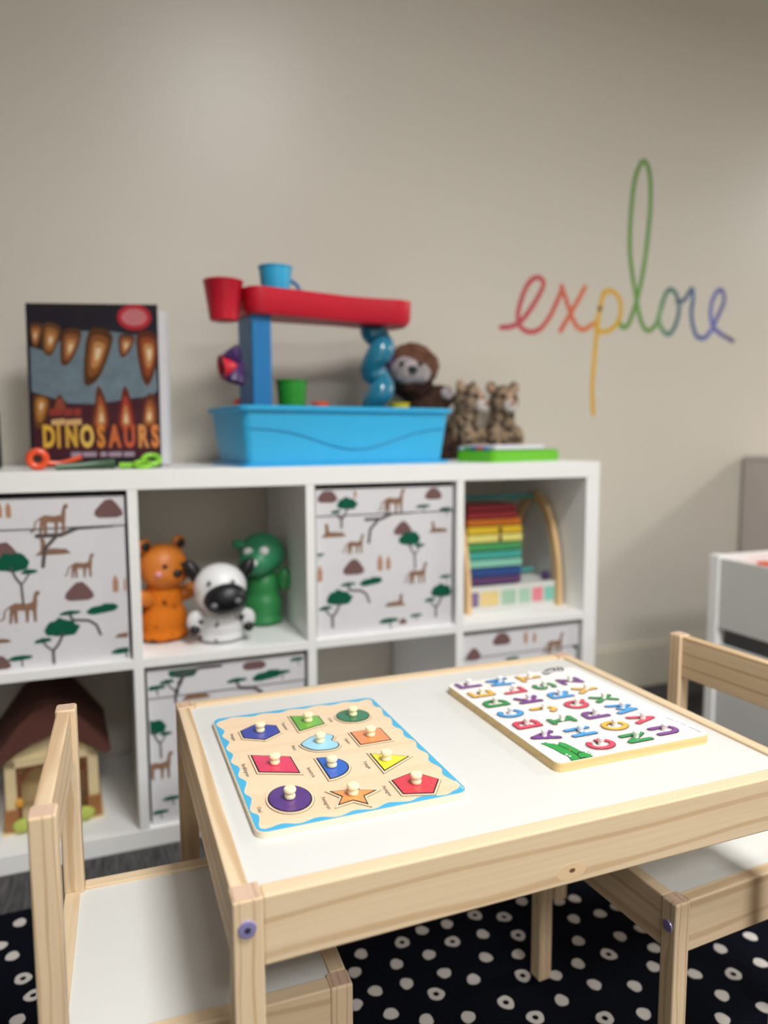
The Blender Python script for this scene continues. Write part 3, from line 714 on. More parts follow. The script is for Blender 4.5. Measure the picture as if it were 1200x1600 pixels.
RED, YEL, GRN, BLU, PUR = (224, 72, 98), (240, 186, 72), (52, 152, 84), (70, 160, 226), (128, 70, 150)
CN = {RED: 'red', YEL: 'yellow', GRN: 'green', BLU: 'blue', PUR: 'purple'}
colr = dict(A=PUR, B=RED, C=BLU, D=GRN, E=YEL, F=PUR, G=RED, H=BLU, I=GRN, J=YEL, K=PUR, L=RED, M=BLU, N=GRN, O=YEL, P=PUR, Q=RED, R=BLU, S=GRN, T=YEL, U=PUR, V=RED, W=BLU, X=GRN, Y=YEL, Z=PUR)
ROWS = [(-.6445, 'ABCDEF', -.738), (-.595, 'GHIJKLM', -.783), (-.543, 'NOPQRST', -.783), (-.4945, 'UVWXYZ', -.778)]
PEGW = pm('white_peg', (252, 249, 244), rough=.35, var=.02)
CUT = pm('cut_line', (150, 120, 112), rough=.8)
FACEW = pm('letter_white_rim', (250, 246, 244), rough=.4, var=.01)
pegw_me = None
for rx, txt, y0 in ROWS:
    for k, chh in enumerate(txt):
        c = colr[chh]; cy = y0+k*.0395+(.0015*(k-3) if False else 0)
        t = empty('letter_%s_puzzle_piece' % chh.lower(), (rx, cy, bz2)); tag(t, '%s wooden letter %s puzzle piece with white peg in the alphabet board' % (CN[c], chh), 'puzzle piece', 'alphabet puzzle pieces')
        sx, sy = .0132, .0150
        if chh in 'MW': sx = .0142
        # up = -x, right = +y
        S = [[(-v*sy, u*sx) for u, v in st] for st in GL[chh]]
        MB().strokes(S, .0055, 0, .0002).build('cutout_line', CUT, t)
        MB().strokes(S, .0051, 0, .0004).build('white_rim', FACEW, t)
        MB().strokes(S, .0040, 0, .0012).build('black_outline', INK, t)
        MB().strokes(S, .0031, 0, .0016).build('painted_face', pm('paint_letter_'+CN[c], c, rough=.3, var=.05), t)
        if pegw_me is None:
            pg = MB().lathe([(.0036, 0), (.0034, .002), (.0033, .0045), (.0038, .0062), (.0043, .0074), (.0041, .0092), (.0024, .0099)], 16).build('peg', PEGW, t, True); pegw_me = pg.data
        else:
            pg = bpy.data.objects.new('peg', pegw_me); COL.objects.link(pg); pg.parent = t
        pg.location = (0, 0, .0004)

# ------------------------------------------------------------------ dinosaur book
ZT = SH+.0002
bk = empty('dinosaur_book', (-1.146, .175, ZT), -.28); tag(bk, 'large dinosaur picture book with sharp teeth on its cover, standing on the shelf', 'book')
BKW, BKH = .262, .338
CV = pm('cover_dark', (38, 34, 44), rough=.35, var=.25, scale=40)
PAGE = pm('book_pages', (226, 224, 228), rough=.7)
lean = math.radians(2.0)
def cv(u, v, ww):   # u along cover from the spine, v up, ww out toward the viewer
    return (-BKW/2+u, -ww+v*math.sin(lean), v*math.cos(lean))
MB().prism([(0, 0), (BKW, 0), (BKW, BKH), (0, BKH)], -.003, 0, cv).build('front_cover', CV, bk)
ang = math.radians(13)
def bc(u, v, ww): return (-BKW/2+u*math.cos(ang)+ww*math.sin(ang)*0, .006+u*math.sin(ang)+ww+v*math.sin(lean), v*math.cos(lean))
MB().prism([(.002, .003), (BKW*1.04, .003), (BKW*1.04, BKH-.003), (.002, BKH-.003)], 0, .014, bc).build('page_block', PAGE, bk)
MB().prism([(0, 0), (BKW*1.045, 0), (BKW*1.045, BKH), (0, BKH)], .014, .017, bc).build('back_cover', PAGE, bk)
MB().prism([(-.003, 0), (.002, 0), (.002, BKH), (-.003, BKH)], -.022, .0, cv).build('spine', CV, bk)
def art(nm, poly, rgb, w=.0006, var=.12):
    # poly in cover fractions, origin top left
    P = [(min(1, max(0, x))*BKW, (1-min(1, max(0, y)))*BKH) for x, y in poly]
    MB().prism(P, -.0002, w, cv).build(nm, pm('art_%d_%d_%d' % rgb, rgb, rough=.4, var=var, scale=50), bk)
def A(x, y): return ((x-60)/1000.0*.985+.003, (y-80)/1330.0)
art('printed_mouth', [A(*p) for p in [(70,430),(200,470),(400,300),(500,300),(700,300),(900,330),(1050,600),(1060,780),(1000,830),(870,840),(700,870),(560,890),(350,885),(200,830),(70,790)]], (112, 130, 142), .0003, .3)
art('printed_gums', [A(*p) for p in [(70,800),(200,840),(350,890),(560,895),(700,880),(880,850),(1060,800),(1060,1330),(70,1330)]], (72, 30, 42), .0004, .3)
for P, c, hl in [
 ([(80,250),(170,250),(160,350),(120,440),(85,400)], (150, 96, 54), (112,345,28,60)),
 ([(190,240),(310,270),(290,380),(230,500),(165,450)], (158, 104, 56), (232,380,36,80)),
 ([(330,300),(470,300),(430,460),(360,570),(305,550)], (150, 88, 52), (385,440,34,80)),
 ([(530,300),(710,320),(670,520),(580,700),(480,710)], (140, 82, 40), (598,480,48,90)),
 ([(770,330),(890,340),(850,450),(800,510),(765,480)], (150, 88, 60), (820,420,32,55)),
 ([(905,320),(1058,330),(1055,560),(985,740),(930,640)], (150, 70, 36), (1005,480,38,90)),
 ([(90,1060),(80,880),(110,820),(190,830),(200,920),(140,1080)], (176, 116, 50), (140,900,26,60)),
 ([(230,950),(285,810),(340,940)], (150, 76, 52), None),
 ([(530,1090),(560,880),(590,740),(650,880),(660,1090)], (166, 80, 50), (610,1020,38,85)),
 ([(740,1090),(760,880),(800,740),(850,880),(870,1090)], (176, 62, 48), (800,1030,42,90)),
 ([(930,1080),(950,880),(1000,800),(1050,900),(1040,1080)], (160, 84, 50), (985,1000,34,80))]:
    Q = smooth_path(P, 4, True); mx_, my_ = sum(p[0] for p in Q)/len(Q), sum(p[1] for p in Q)/len(Q)
    art('printed_tooth', [A(*p) for p in Q], tuple(int(v*.62) for v in c), .0005, .2)
    sx_, sy_ = (hl[0], hl[1]) if hl else (mx_, my_)
    for kk, (sf, cc) in enumerate([(.72, c), (.46, (196, 138, 84)), (.22, (232, 206, 168))]):
        gx, gy = mx_+(sx_-mx_)*(1-sf), my_+(sy_-my_)*(1-sf)
        if kk and not hl: continue
        art('printed_tooth_gloss', [A(gx+(p[0]-mx_)*sf, gy+(p[1]-my_)*sf) for p in Q], cc, .0006+.0001*kk, .12)
art('printed_badge', [A(890+135*math.cos(2*PI*k/24), 185+105*math.sin(2*PI*k/24)) for k in range(24)], (186, 40, 52), .0006)
art('printed_badge_text_block', [A(890+100*math.cos(2*PI*k/24), 185+70*math.sin(2*PI*k/24)) for k in range(24)], (206, 120, 126), .0008)
for k, (ch_, x) in enumerate(zip('DINOSAURS', [190, 268, 368, 490, 600, 708, 825, 932, 1030])):
    c = [(236, 184, 66), (226, 172, 62), (226, 176, 66), (236, 196, 96), (222, 140, 60), (214, 112, 60), (206, 96, 62), (226, 150, 84), (232, 140, 74)][k]
    a = A(x, 1165); M = Matrix.Translation(cv(a[0]*BKW, (1-a[1])*BKH, .0009)) @ Matrix.Rotation(PI/2, 4, 'X') @ Matrix.Diagonal((.95, 1.75, 1, 1))
    text_part('title_letter', ch_, (.0355 if ch_ != 'N' else .034), pm('title_%d' % k, c, rough=.4, var=.15, scale=80), bk, M, .0004, .0016)
for x0, x1 in ((215, 320), (325, 450)):
    art('printed_small_title', [A(x0, 1020), A(x1, 1010), A(x1, 1060), A(x0, 1065)], (222, 176, 120), .0007)
for x0, x1 in ((200, 300), (310, 380), (390, 450)):
    art('printed_small_title', [A(x0, 930), A(x1, 925), A(x1, 985), A(x0, 990)], (150, 60, 50), .0007)
for x0, x1 in ((360, 440), (450, 560), (590, 640), (655, 760), (775, 860)):
    art('printed_author_line', [A(x0, 1285), A(x1, 1283), A(x1, 1322), A(x0, 1324)], (170, 150, 168), .0007)

# ------------------------------------------------------------------ small plastic toys before the book
ORG = pm('orange_plastic', (236, 84, 40), rough=.35, var=.04)
LIME = pm('lime_plastic', (142, 210, 60), rough=.35, var=.04)
DGRN = pm('dark_green_plastic', (66, 98, 70), rough=.4, var=.05)
def ring(mb, c, R, r, n=24, tilt=0.0, sy=1.0):
    P = [(c[0]+R*math.cos(2*PI*k/n), c[1]+R*math.sin(2*PI*k/n)*math.sin(tilt), c[2]+R*sy*math.sin(2*PI*k/n)*math.cos(tilt)) for k in range(n)]
    return mb.tube(P, r, 8, True)
t = empty('toy_magnifier', (-1.252, .075, ZT)); tag(t, 'orange plastic toy magnifier with round rim lying before the book', 'toy')
ring(MB(), (0, 0, .0215), .0145, .0070).build('rim', ORG, t, True)
MB().lathe([(.012, -.001), (.012, .001)], 20, fr=lambda u, v, ww: (u, ww, .0215+v)).build('lens', pm('dark_lens', (40, 26, 24), rough=.15), t)
MB().tube(smooth_path([(.016, 0, .014), (.035, .004, .012), (.055, .006, .016), (.078, .008, .024)], 4), .005, 8).build('handle', ORG, t, True)
t = empty('toy_tongs', (-1.185, .062, ZT)); tag(t, 'dark green plastic toy tongs lying flat between the orange and lime toys', 'toy')
MB().tube(smooth_path([(-.035, 0, .0062), (0, .006, .0075), (.04, .012, .011), (.072, .01, .014)], 5), .006, 8).build('arm', DGRN, t, True)
MB().tube(smooth_path([(-.035, .012, .0062), (0, .018, .0062), (.04, .022, .0062), (.072, .02, .0062)], 5), .006, 8).build('arm', DGRN, t, True)
t = empty('toy_scissors', (-1.055, .075, ZT)); tag(t, 'lime green plastic toy scissors with looped handles before the book', 'toy')
ring(MB(), (.012, .01, .017), .016, .0055, 24, .7, .7).build('loop', LIME, t, True)
ring(MB(), (-.006, -.012, .0085), .015, .005, 24, 1.25).build('loop', LIME, t, True)
MB().tube([(-.018, 0, .0065), (-.05, .003, .0065)], .006, 8).build('blade', LIME, t, True)
t = empty('black_speaker', (-1.385, .12, ZT)); tag(t, 'black box standing at the far left edge beside the dinosaur book', 'box')
MB().box(-.062, .062, -.05, .05, 0, .118, .006).build('body', BLACK, t); MB().prism(circle(0, .06, .04, n=24), .0495, .0515, lambda u, v, ww: (u, -ww, v)).build('grille', DARKST, t)

# ------------------------------------------------------------------ blue water play tub
TUB = pm('sky_blue_plastic', (54, 178, 230), rough=.38, var=.02)
TUBD = pm('deep_blue_plastic', (24, 120, 184), rough=.4, var=.02)
REDP = pm('red_plastic', (210, 28, 52), rough=.38, var=.03)
tubo = empty('water_play_tub', (-.628, .185, ZT), math.radians(8)); tag(tubo, 'sky blue water play tub with red tray tower on top of the shelf', 'toy')
a0, a1, d0, d1, th = .243, .256, .107, .118, .128
def rr3(x, y, r, z): return [(p[0], p[1], z) for p in rrect(-x, x, -y, y, r, 4)]
loops = [rr3(a0, d0, .016, .004), rr3(a0, d0, .016, .006), rr3(a1, d1, .018, th-.012), rr3(a1+.008, d1+.008, .02, th-.010), rr3(a1+.009, d1+.009, .021, th-.002), rr3(a1+.006, d1+.006, .02, th),
         rr3(a1-.004, d1-.004, .017, th), rr3(a1-.006, d1-.006, .016, th-.006), rr3(a0-.005, d0-.005, .014, .010)]
nn = len(loops[0]); vs = [p for l in loops for p in l]; fs = []
for i in range(len(loops)-1):
    for k in range(nn): fs.append((i*nn+k, i*nn+(k+1) % nn, (i+1)*nn+(k+1) % nn, (i+1)*nn+k))
fs += [tuple(range(nn-1, -1, -1)), tuple(range((len(loops)-1)*nn, len(loops)*nn))]
MB().add(vs, fs).build('tub', TUB, tubo, True)
MB().prism(rrect(-a0-.016, a0+.016, -d0-.013, d0+.013, .02, 5), 0, .0065).build('base_flange', pm('mid_blue_plastic', (40, 160, 218), rough=.3, var=.02), tubo)
WV = []
for k in range(25):
    s = k/24; z = .082-.048*math.exp(-((s-.52)/.27)**2)+.0
    yy = -(d0+(d1-d0)*((z-.006)/(th-.018)))-.0004
    WV.append((-a0*.985+2*a0*.985*s, yy, z))
MB().tube(WV, .0022, 6).build('wave_ridge', pm('wave_blue', (44, 146, 196), rough=.4), tubo, True)
# tower: post, tray, bucket, cup, spiral
box_obj('tower_post', TUBD, tubo, -.209, -.164, -.05, .045, .010, .335, .004)
tray = []
def trl(px, py, z): return (px, py, z)
top = []
out = [(-.235, -.075)]
prof = []
cen = [(-.215, .052), (-.15, .060), (-.06, .055), (.02, .048), (.09, .056), (.14, .066), (.172, .058), (.186, .034)]
poly = [(x, -h-.012) for x, h in cen]+[(.192, -.012)]+[(x, h-.012) for x, h in reversed(cen)]
tz0, tz1 = .323, .378
outp = [tuple(p) for p in smooth_path(poly, 4, True)]
inn = inset(outp, .006)
n = len(outp)
A2 = inset(outp, -.001)
vs = [(x, y, tz0+.0) for x, y in inset(outp, .008)]+[(x, y, tz0+.012) for x, y in outp]+[(x, y, tz1) for x, y in A2]+[(x, y, tz1) for x, y in inset(outp, .004)]+[(x, y, tz0+.014) for x, y in inset(outp, .008)]
fs = [tuple(range(n-1, -1, -1)), tuple(range(4*n, 5*n))]
for i in range(4):
    for k in range(n): fs.append((i*n+k, i*n+(k+1) % n, (i+1)*n+(k+1) % n, (i+1)*n+k))
MB().add(vs, fs).build('red_tray', REDP, tubo, True)
MB().lathe([(.028, .307), (.030, .308), (.041, .386), (.043, .388), (.041, .390), (.038, .388), (.028, .315)], 24, c=(-.262, -.028, 0)).build('tipping_bucket', REDP, tubo, True)
TEAL = pm('clear_teal_plastic', (46, 142, 178), rough=.12, var=.03, trans=.25, coat=.4)
sp = []
for k in range(49):
    z = .012+k/48*.318; sp.append((.118+.013*math.cos(z*66), -.01+.013*math.sin(z*66), z))
MB().tube(sp, [.029+.003*math.sin(k*.86) for k in range(49)], 14).build('spiral_tube', TEAL, tubo, True)
PURP = pm('purple_plastic', (66, 34, 96), rough=.4)
hubo = MB().lathe([(.010, -.012), (.010, .012)], 12, fr=lambda u, v, ww: (-.232+u, -.03+ww, .215+v)).build('wheel_hub', PURP, tubo, True)
for k, m in enumerate([PURP, REDP, PURP]):
    a = 2.2+k*1.1
    MB().lathe([(.008, .0), (.022, .012), (.027, .036), (.023, .036), (.014, .012)], 12, fr=lambda u, v, ww: (-.236+math.cos(a)*ww-math.sin(a)*u, -.03+v, .215+math.sin(a)*ww+math.cos(a)*u)).build('wheel_scoop', m, tubo, True)
for z, m in ((.235, ORG), (.175, REDP)):
    MB().ball((-.156, .012, z), (.010, .018, .022)).build('wheel_paddle', m, tubo, True)
def on_tub(x, y, z):   # tub-local to world
    c, s = math.cos(tubo.rotation_euler.z), math.sin(tubo.rotation_euler.z)
    return (tubo.location.x+c*x-s*y, tubo.location.y+s*x+c*y, ZT+z)
def cup(name, label, mat, loc, r0, r1, h, handle=False, cat='toy cup'):
    t = empty(name, loc, .14); tag(t, label, cat)
    MB().lathe([(r0, 0), (r0*1.02, .002), (r1, h-.004), (r1+.002, h-.003), (r1+.002, h), (r1-.002, h), (r0-.002, .004)], 24).build('cup_wall', mat, t, True)
    if handle: MB().tube(smooth_path([(r1*.9, 0, h*.75), (r1+.018, 0, h*.6), (r1+.018, 0, h*.3), (r0+.001, 0, h*.18)], 4), .0045, 8).build('handle', TUBD, t, True)
    return t
cup('blue_toy_cup', 'small sky blue plastic cup standing on the red tray', TUB, on_tub(-.142, -.02, tz0+.0145), .027, .036, .095, True)
cup('green_toy_cup', 'green plastic scoop cup standing in the blue tub', pm('green_plastic', (40, 150, 46), rough=.35), on_tub(-.108, -.02, .0105), .020, .034, .178)
cup('yellow_toy_cup', 'yellow plastic cup in the right end of the blue tub', pm('yellow_plastic', (222, 208, 30), rough=.35), on_tub(.185, .0, .0105), .020, .024, .134)
t = empty('orange_toy_scoop', on_tub(-.190, .076, .0105)); tag(t, 'round-topped orange scoop at the left end of the blue tub', 'toy')
MB().lathe([(.016, 0), (.018, .1), (.026, .118), (.025, .128), (.019, .138), (.008, .143)], 20).build('scoop_bowl', ORG, t, True)
ring(MB(), (0, 0, .112), .0262, .003, 24, PI/2).build('scoop_rim', REDP, t, True)
t = empty('orange_toy_cup', on_tub(-.02, .02, .0105), .1); tag(t, 'orange plastic cup showing above the middle of the tub rim', 'toy cup')
MB().lathe([(.016, 0), (.016, .1), (.021, .130), (.019, .133), (.013, .1)], 20).build('cup_wall', ORG, t, True)

# ------------------------------------------------------------------ soft animals on the shelf
def fur(name, c1, c2, scale, thr=(.35, .6), rough=.95):
    m = bpy.data.materials.new(name); m.use_nodes = True; nt = m.node_tree; N = nt.nodes; L = nt.links
    b = N['Principled BSDF']; b.inputs['Roughness'].default_value = rough; b.inputs['Specular IOR Level'].default_value = .1
    tc = N.new('ShaderNodeTexCoord'); n = N.new('ShaderNodeTexNoise'); n.inputs['Scale'].default_value = scale; n.inputs['Detail'].default_value = 2
    L.new(tc.outputs['Object'], n.inputs['Vector'])
    r = N.new('ShaderNodeValToRGB'); r.color_ramp.elements[0].position = thr[0]; r.color_ramp.elements[1].position = thr[1]
    r.color_ramp.elements[0].color = rgba(c1); r.color_ramp.elements[1].color = rgba(c2)
    L.new(n.outputs['Fac'], r.inputs[0]); L.new(r.outputs[0], b.inputs['Base Color'])
    n2 = N.new('ShaderNodeTexNoise'); n2.inputs['Scale'].default_value = 260; L.new(tc.outputs['Object'], n2.inputs['Vector'])
    bp = N.new('ShaderNodeBump'); bp.inputs['Strength'].default_value = .8; bp.inputs['Distance'].default_value = .006
    L.new(n2.outputs['Fac'], bp.inputs['Height']); L.new(bp.outputs[0], b.inputs['Normal'])
    return m
DBR = fur('dark_brown_fur', (44, 30, 26), (74, 52, 44), 40)
MBR = fur('mid_brown_fur', (98, 66, 52), (122, 88, 70), 40)
GRF = fur('grey_muzzle_fur', (150, 140, 144), (190, 180, 184), 50)
t = empty('plush_sloth', (-.318, .328, ZT)); t.scale = (1.1, 1.05, 1.04); tag(t, 'brown plush sloth with grey face slumped behind the blue tub', 'stuffed animal')
blob('body', DBR, t, [((0, .0, .07), (.058, .05, .07)), ((-.005, -.005, .13), (.055, .045, .06)), ((-.05, -.02, .205), (.055, .05, .055)), ((.03, -.02, .16), (.035, .03, .032)), ((.035, -.03, .03), (.035, .04, .03)), ((-.03, -.03, .028), (.03, .035, .028))], .006, .003, 70)
blob('head_fur', MBR, t, [((-.048, -.022, .245), (.056, .052, .050)), ((-.02, -.02, .235), (.04, .05, .045))], .006, .003, 70)
blob('face_patch', GRF, t, [((-.072, -.052, .222), (.042, .030, .036)), ((-.045, -.062, .215), (.03, .022, .026))], .005, .002, 70)
blob('paw_patch', GRF, t, [((.032, -.046, .168), (.017, .014, .016))], .004, .002, 70)
MB().ball((-.070, -.082, .222), (.012, .008, .009)).build('nose', BLACK, t, True)
for x in (-.095, -.05): MB().ball((x, -.077, .236), .006).build('eye', BLACK, t, True)
MB().ball((-.108, -.03, .24), (.02, .018, .026)).build('purple_bow', PURP, t, True)
LEO = fur('spotted_fur', (72, 62, 56), (172, 148, 124), 62, (.40, .56))
LEOF = fur('tan_fur', (184, 148, 124), (206, 172, 148), 50)
WHF = fur('pale_fur', (206, 196, 192), (228, 222, 218), 50)
def cub(x, y, rz, label):
    t = empty('plush_leopard', (x, y, ZT), rz); t.scale = (.86, .86, 1.0); tag(t, label, 'stuffed animal', 'plush leopard cubs')
    blob('body', LEO, t, [((0, .01, .06), (.050, .048, .062)), ((0, 0, .10), (.044, .042, .05)), ((0, -.012, .158), (.050, .046, .046)), ((.042, -.03, .05), (.022, .026, .04)), ((-.042, -.03, .05), (.022, .026, .04)), ((.035, -.045, .017), (.022, .03, .017)), ((-.035, -.045, .017), (.022, .03, .017))], .006, .003, 80)
    for s in (-1, 1):
        e = blob('ear', LEO, t, [((s*.041, -.004, .196), (.019, .010, .020))], .004, .0015, 80)
        blob('inner_ear', LEOF, e, [((s*.041, -.012, .194), (.012, .006, .013))], .003, 0)
    blob('muzzle', WHF, t, [((0, -.058, .143), (.024, .020, .018))], .004, .0015, 80)
    blob('cheek_patch', LEOF, t, [((0, -.050, .166), (.016, .014, .020))], .004, .0015, 80)
    MB().ball((0, -.078, .150), (.008, .005, .006)).build('nose', pm('pink_nose', (176, 116, 108), rough=.5), t, True)
    for s in (-1, 1): MB().ball((s*.020, -.055, .168), .006).build('eye', BLACK, t, True)
    for s in (-1, 1): blob('paw', LEOF, t, [((s*.036, -.066, .015), (.018, .016, .014))], .004, .0015, 80)
cub(-.204, .322, .55, 'plush leopard cub beside the blue tub, head turned to the right')
cub(-.090, .322, -.05, 'plush leopard cub sitting at right with its face to the front')

# ------------------------------------------------------------------ green learning pad
t = empty('learning_pad', (-.27, .050, ZT), math.radians(19)); tag(t, 'flat bright green toy pad with white sheet lying at the shelf end', 'toy')
GR = pm('bright_green_plastic', (100, 190, 24), rough=.35, var=.03)
MB().prism(rrect(0, .262, 0, .124, .012, 5), 0, .026).build('case', GR, t)
MB().prism(rrect(.004, .258, .004, .120, .010, 5), .0258, .0285).build('case_edge', pm('green_edge', (82, 166, 30), rough=.35), t)
MB().box(.020, .210, .012, .112, .0285, .040, .003).build('white_sheet', pm('lilac_white', (226, 222, 238), rough=.5), t)
for i, c in enumerate([(186, 204, 216), (70, 150, 90), (60, 92, 150), (196, 60, 70), (80, 120, 180)]):
    MB().box(.002, .014, .102-i*.020, .117-i*.020, .0285, .037, .002).build('key', pm('key_%d' % i, c), t)

# ------------------------------------------------------------------ vinyl animals in the upper cube
def vinyl(name, label, loc, rz=0): t = empty(name, loc, rz); tag(t, label, 'toy animal', 'vinyl animal toys'); return t
ZC = ZS[1]+.0002
def stripe_mat(name, base, dark, scale, thr):
    return fur(name, dark, base, scale, thr, .5)
ORV = stripe_mat('orange_vinyl', (222, 122, 34), (120, 62, 18), 34, (.34, .42))
ORH = pm('orange_head_vinyl', (206, 118, 38), rough=.45)
t = vinyl('orange_tiger', 'orange vinyl tiger with pink cheek at the left of the cube', (-1.026, .135, ZC), .45)
blob('body', ORV, t, [((0, 0, .045), (.052, .045, .046)), ((0, 0, .09), (.042, .038, .05)), ((0, .0, .012), (.054, .048, .014))], .005)
blob('head', ORH, t, [((0, -.004, .160), (.052, .047, .050)), ((.0, -.012, .145), (.050, .042, .036))], .005)
for s in (-1, 1):
    e = blob('ear', ORH, t, [((s*.041, 0, .207), (.017, .010, .017))], .004)
    MB().ball((s*.041, -.008, .206), (.010, .005, .010)).build('inner_ear', BLACK, e, True)
    blob('arm', ORH, t, [((s*.052, -.012, .098), (.030, .016, .018), Matrix.Rotation(-s*.35, 3, 'Y'))], .004)
    MB().ball((s*.032, -.042, .150), (.008, .005, .007)).build('cheek', pm('pink_cheek', (226, 150, 160)), t, True)
    MB().ball((s*.020, -.046, .166), .005).build('eye', BLACK, t, True)
MB().ball((.004, -.054, .150), (.010, .007, .008)).build('nose', BLACK, t, True)
CWV = stripe_mat('black_white_vinyl', (238, 238, 240), (24, 24, 28), 26, (.36, .40))
WHV = pm('white_vinyl', (240, 240, 242), rough=.4, var=.02)
t = vinyl('white_cow', 'white vinyl cow with large black muzzle in the middle of the cube', (-.913, .080, ZC), -.1)
blob('body', CWV, t, [((0, 0, .035), (.050, .045, .036)), ((0, 0, .065), (.042, .038, .038)), ((.0, .0, .012), (.052, .046, .013))], .005)
blob('head', WHV, t, [((0, -.006, .118), (.056, .050, .050)), ((0, -.012, .098), (.052, .046, .034))], .005)
blob('muzzle', pm('black_vinyl', (22, 22, 28), rough=.4), t, [((.008, -.050, .100), (.046, .028, .033), Matrix.Rotation(-.15, 3, 'Y'))], .004)
for s in (-1, 1):
    MB().ball((.008+s*.024, -.0755, .096+s*.004), (.007, .003, .006)).build('nostril', pm('grey_vinyl', (120, 122, 130)), t, True)
    MB().ball((s*.024, -.050, .134), (.005, .003, .006)).build('eye', pm('grey_vinyl', (120, 122, 130)), t, True)
    blob('ear', BLACK, t, [((s*.054, 0, .150), (.016, .013, .032), Matrix.Rotation(s*.55, 3, 'Y'))], .004)
    blob('arm', CWV, t, [((s*.052, -.02, .050), (.020, .018, .022))], .004)
    blob('hoof', BLACK, t, [((s*.055, -.032, .034), (.012, .012, .012))], .004)
GNV = pm('green_vinyl', (46, 132, 72), rough=.4, var=.1, scale=30)
GNH = pm('green_head_vinyl', (52, 140, 98), rough=.38, var=.1, scale=20)
t = vinyl('green_dinosaur', 'green vinyl dinosaur with white eyes at the right of the cube', (-.800, .185, ZC), -.45)
blob('body', GNV, t, [((0, 0, .045), (.046, .042, .047)), ((0, 0, .09), (.040, .036, .045)), ((0, 0, .012), (.048, .044, .014))], .005)
blob('head', GNH, t, [((0, 0, .165), (.054, .048, .050)), ((-.006, -.03, .150), (.042, .034, .034))], .005)
blob('crest', GNH, t, [((-.045, -.015, .186), (.024, .014, .013), Matrix.Rotation(.3, 3, 'Y'))], .004)
for x, z in ((-.020, .176), (.016, .178)): MB().ball((x, -.047, z), (.011, .005, .010)).build('eye', WHV, t, True)
MB().ball((-.004, -.0615, .153), (.009, .004, .008)).build('tooth', WHV, t, True)
for s in (-1, 1): blob('arm', GNV, t, [((s*.052, -.006, .108), (.018, .016, .028))], .004)

# ------------------------------------------------------------------ rainbow counting frame
t = empty('counting_frame', (-.185, .0, ZC)); tag(t, 'wooden counting frame with rainbow slats in the right upper cube', 'toy')
NW = wood('natural_beech', 2, (232, 196, 146), (204, 160, 108), rings=18, contrast=.6)
def arch_pts(r0, r1): return [(.205-r0*math.cos(a), r1*math.sin(a)) for a in [PI*k/28 for k in range(29)]]
P = arch_pts(.130, .288)+arch_pts(.108, .262)[::-1]
for x in (-.137, .125):
    MB().prism(P, x, x+.012, lambda u, v, ww: (ww, u, v)).build('side_arch', NW, t)
DOW = pm('teal_dowel', (78, 162, 158), rough=.45)
MB().tube([(-.125, .205, .275), (.125, .205, .275)], .007, 12).build('top_dowel', DOW, t, True)
MB().tube([(-.125, .20, .075), (.125, .20, .075)], .007, 12).build('low_dowel', DOW, t, True)
MB().ball((.108, .11, .075), .011).build('purple_bead', PURP, t, True)
box_obj('base_board', pm('pale_base', (222, 222, 218), rough=.5), t, -.124, .124, .090, .26, 0, .062, .002)
for x, wd, c in ((-.110, .022, (130, 108, 150)), (-.068, .052, (232, 206, 140)), (-.013, .040, (166, 200, 176)), (.033, .032, (170, 206, 184)), (.071, .030, (232, 136, 150)), (.106, .030, (132, 200, 184))):
    tl = MB().box(x-wd/2, x+wd/2, .0880, .0915, .014, .050, .001).build('number_tile', pm('tile_%d_%d_%d' % c, c, rough=.5), t)
sl = [(.066, .018, (96, 62, 108), .018), (.086, .020, (44, 76, 140), .018), (.109, .018, (140, 204, 184), .020), (.130, .018, (70, 170, 158), .018), (.151, .018, (72, 158, 92), .018), (.172, .018, (232, 222, 128), .020), (.193, .018, (232, 192, 44), .018), (.214, .016, (220, 120, 40), .016), (.232, .016, (176, 50, 58), .004), (.250, .014, (150, 36, 44), .000)]
for z, h, c, ex in sl:
    y0 = .098+.0*z
    s = MB().box(-.124, .010+ex, y0+(.25-z)*-.0, .19, z, z+h, .0025).build('slat', pm('slat_%d_%d' % (c[0], c[2]), c, rough=.45), t)
for z in (.172, .193): MB().box(-.040, -.030, .0965, .10, z+.002, z+.016, .001).build('slat_clip', pm('clip_brown', (90, 62, 48)), t)

# ------------------------------------------------------------------ toy stable in the lower left cube
t = empty('toy_stable', (-1.256, .085, SO+.0002), .06); tag(t, 'wooden toy stable with dark curved roof in the lower left cube', 'toy')
CRM = pm('cream_wall', (226, 204, 160), rough=.6, var=.05); TIM = pm('timber_brown', (122, 70, 46), rough=.6, var=.1); ROOF = pm('roof_brown', (92, 50, 40), rough=.7, var=.2, scale=25); HAY = pm('hay_green', (188, 200, 96), rough=.9, var=.2, scale=60, bump=.6)
MB().box(-.086, .086, .12, .132, .004, .16).build('back_wall', CRM, t)
MB().box(-.095, .095, -.005, .24, 0, .006).build('floor_board', CRM, t)
for x in (-.086, .066): MB().box(x, x+.020, 0, .02, .006, .15, .001).build('front_post', CRM, t)
for x in (-.086, .076): MB().box(x, x+.010, .02, .22, .006, .15).build('side_wall', CRM, t)
MB().box(-.086, .086, .0, .016, .134, .152, .001).build('beam', CRM, t)
MB().box(-.066, .066, .002, .012, .128, .135, .001).build('timber_strip', TIM, t)
for x0 in (-.064, .058): MB().box(x0, x0+.006, .002, .012, .006, .128, .001).build('timber_strip', TIM, t)
for s in (-1, 1):
    MB().strokes([[(s*.060, .103), (s*.038, .128)]], .003, -.012, -.003, lambda u, v, ww: (u, -ww, v)).build('brace', TIM, t)
    MB().box(s*.076-.013, s*.076+.013, -.006, .012, .006, .05, .002).build('plinth', pm('plinth_brown', (158, 104, 60), rough=.6, var=.15), t)
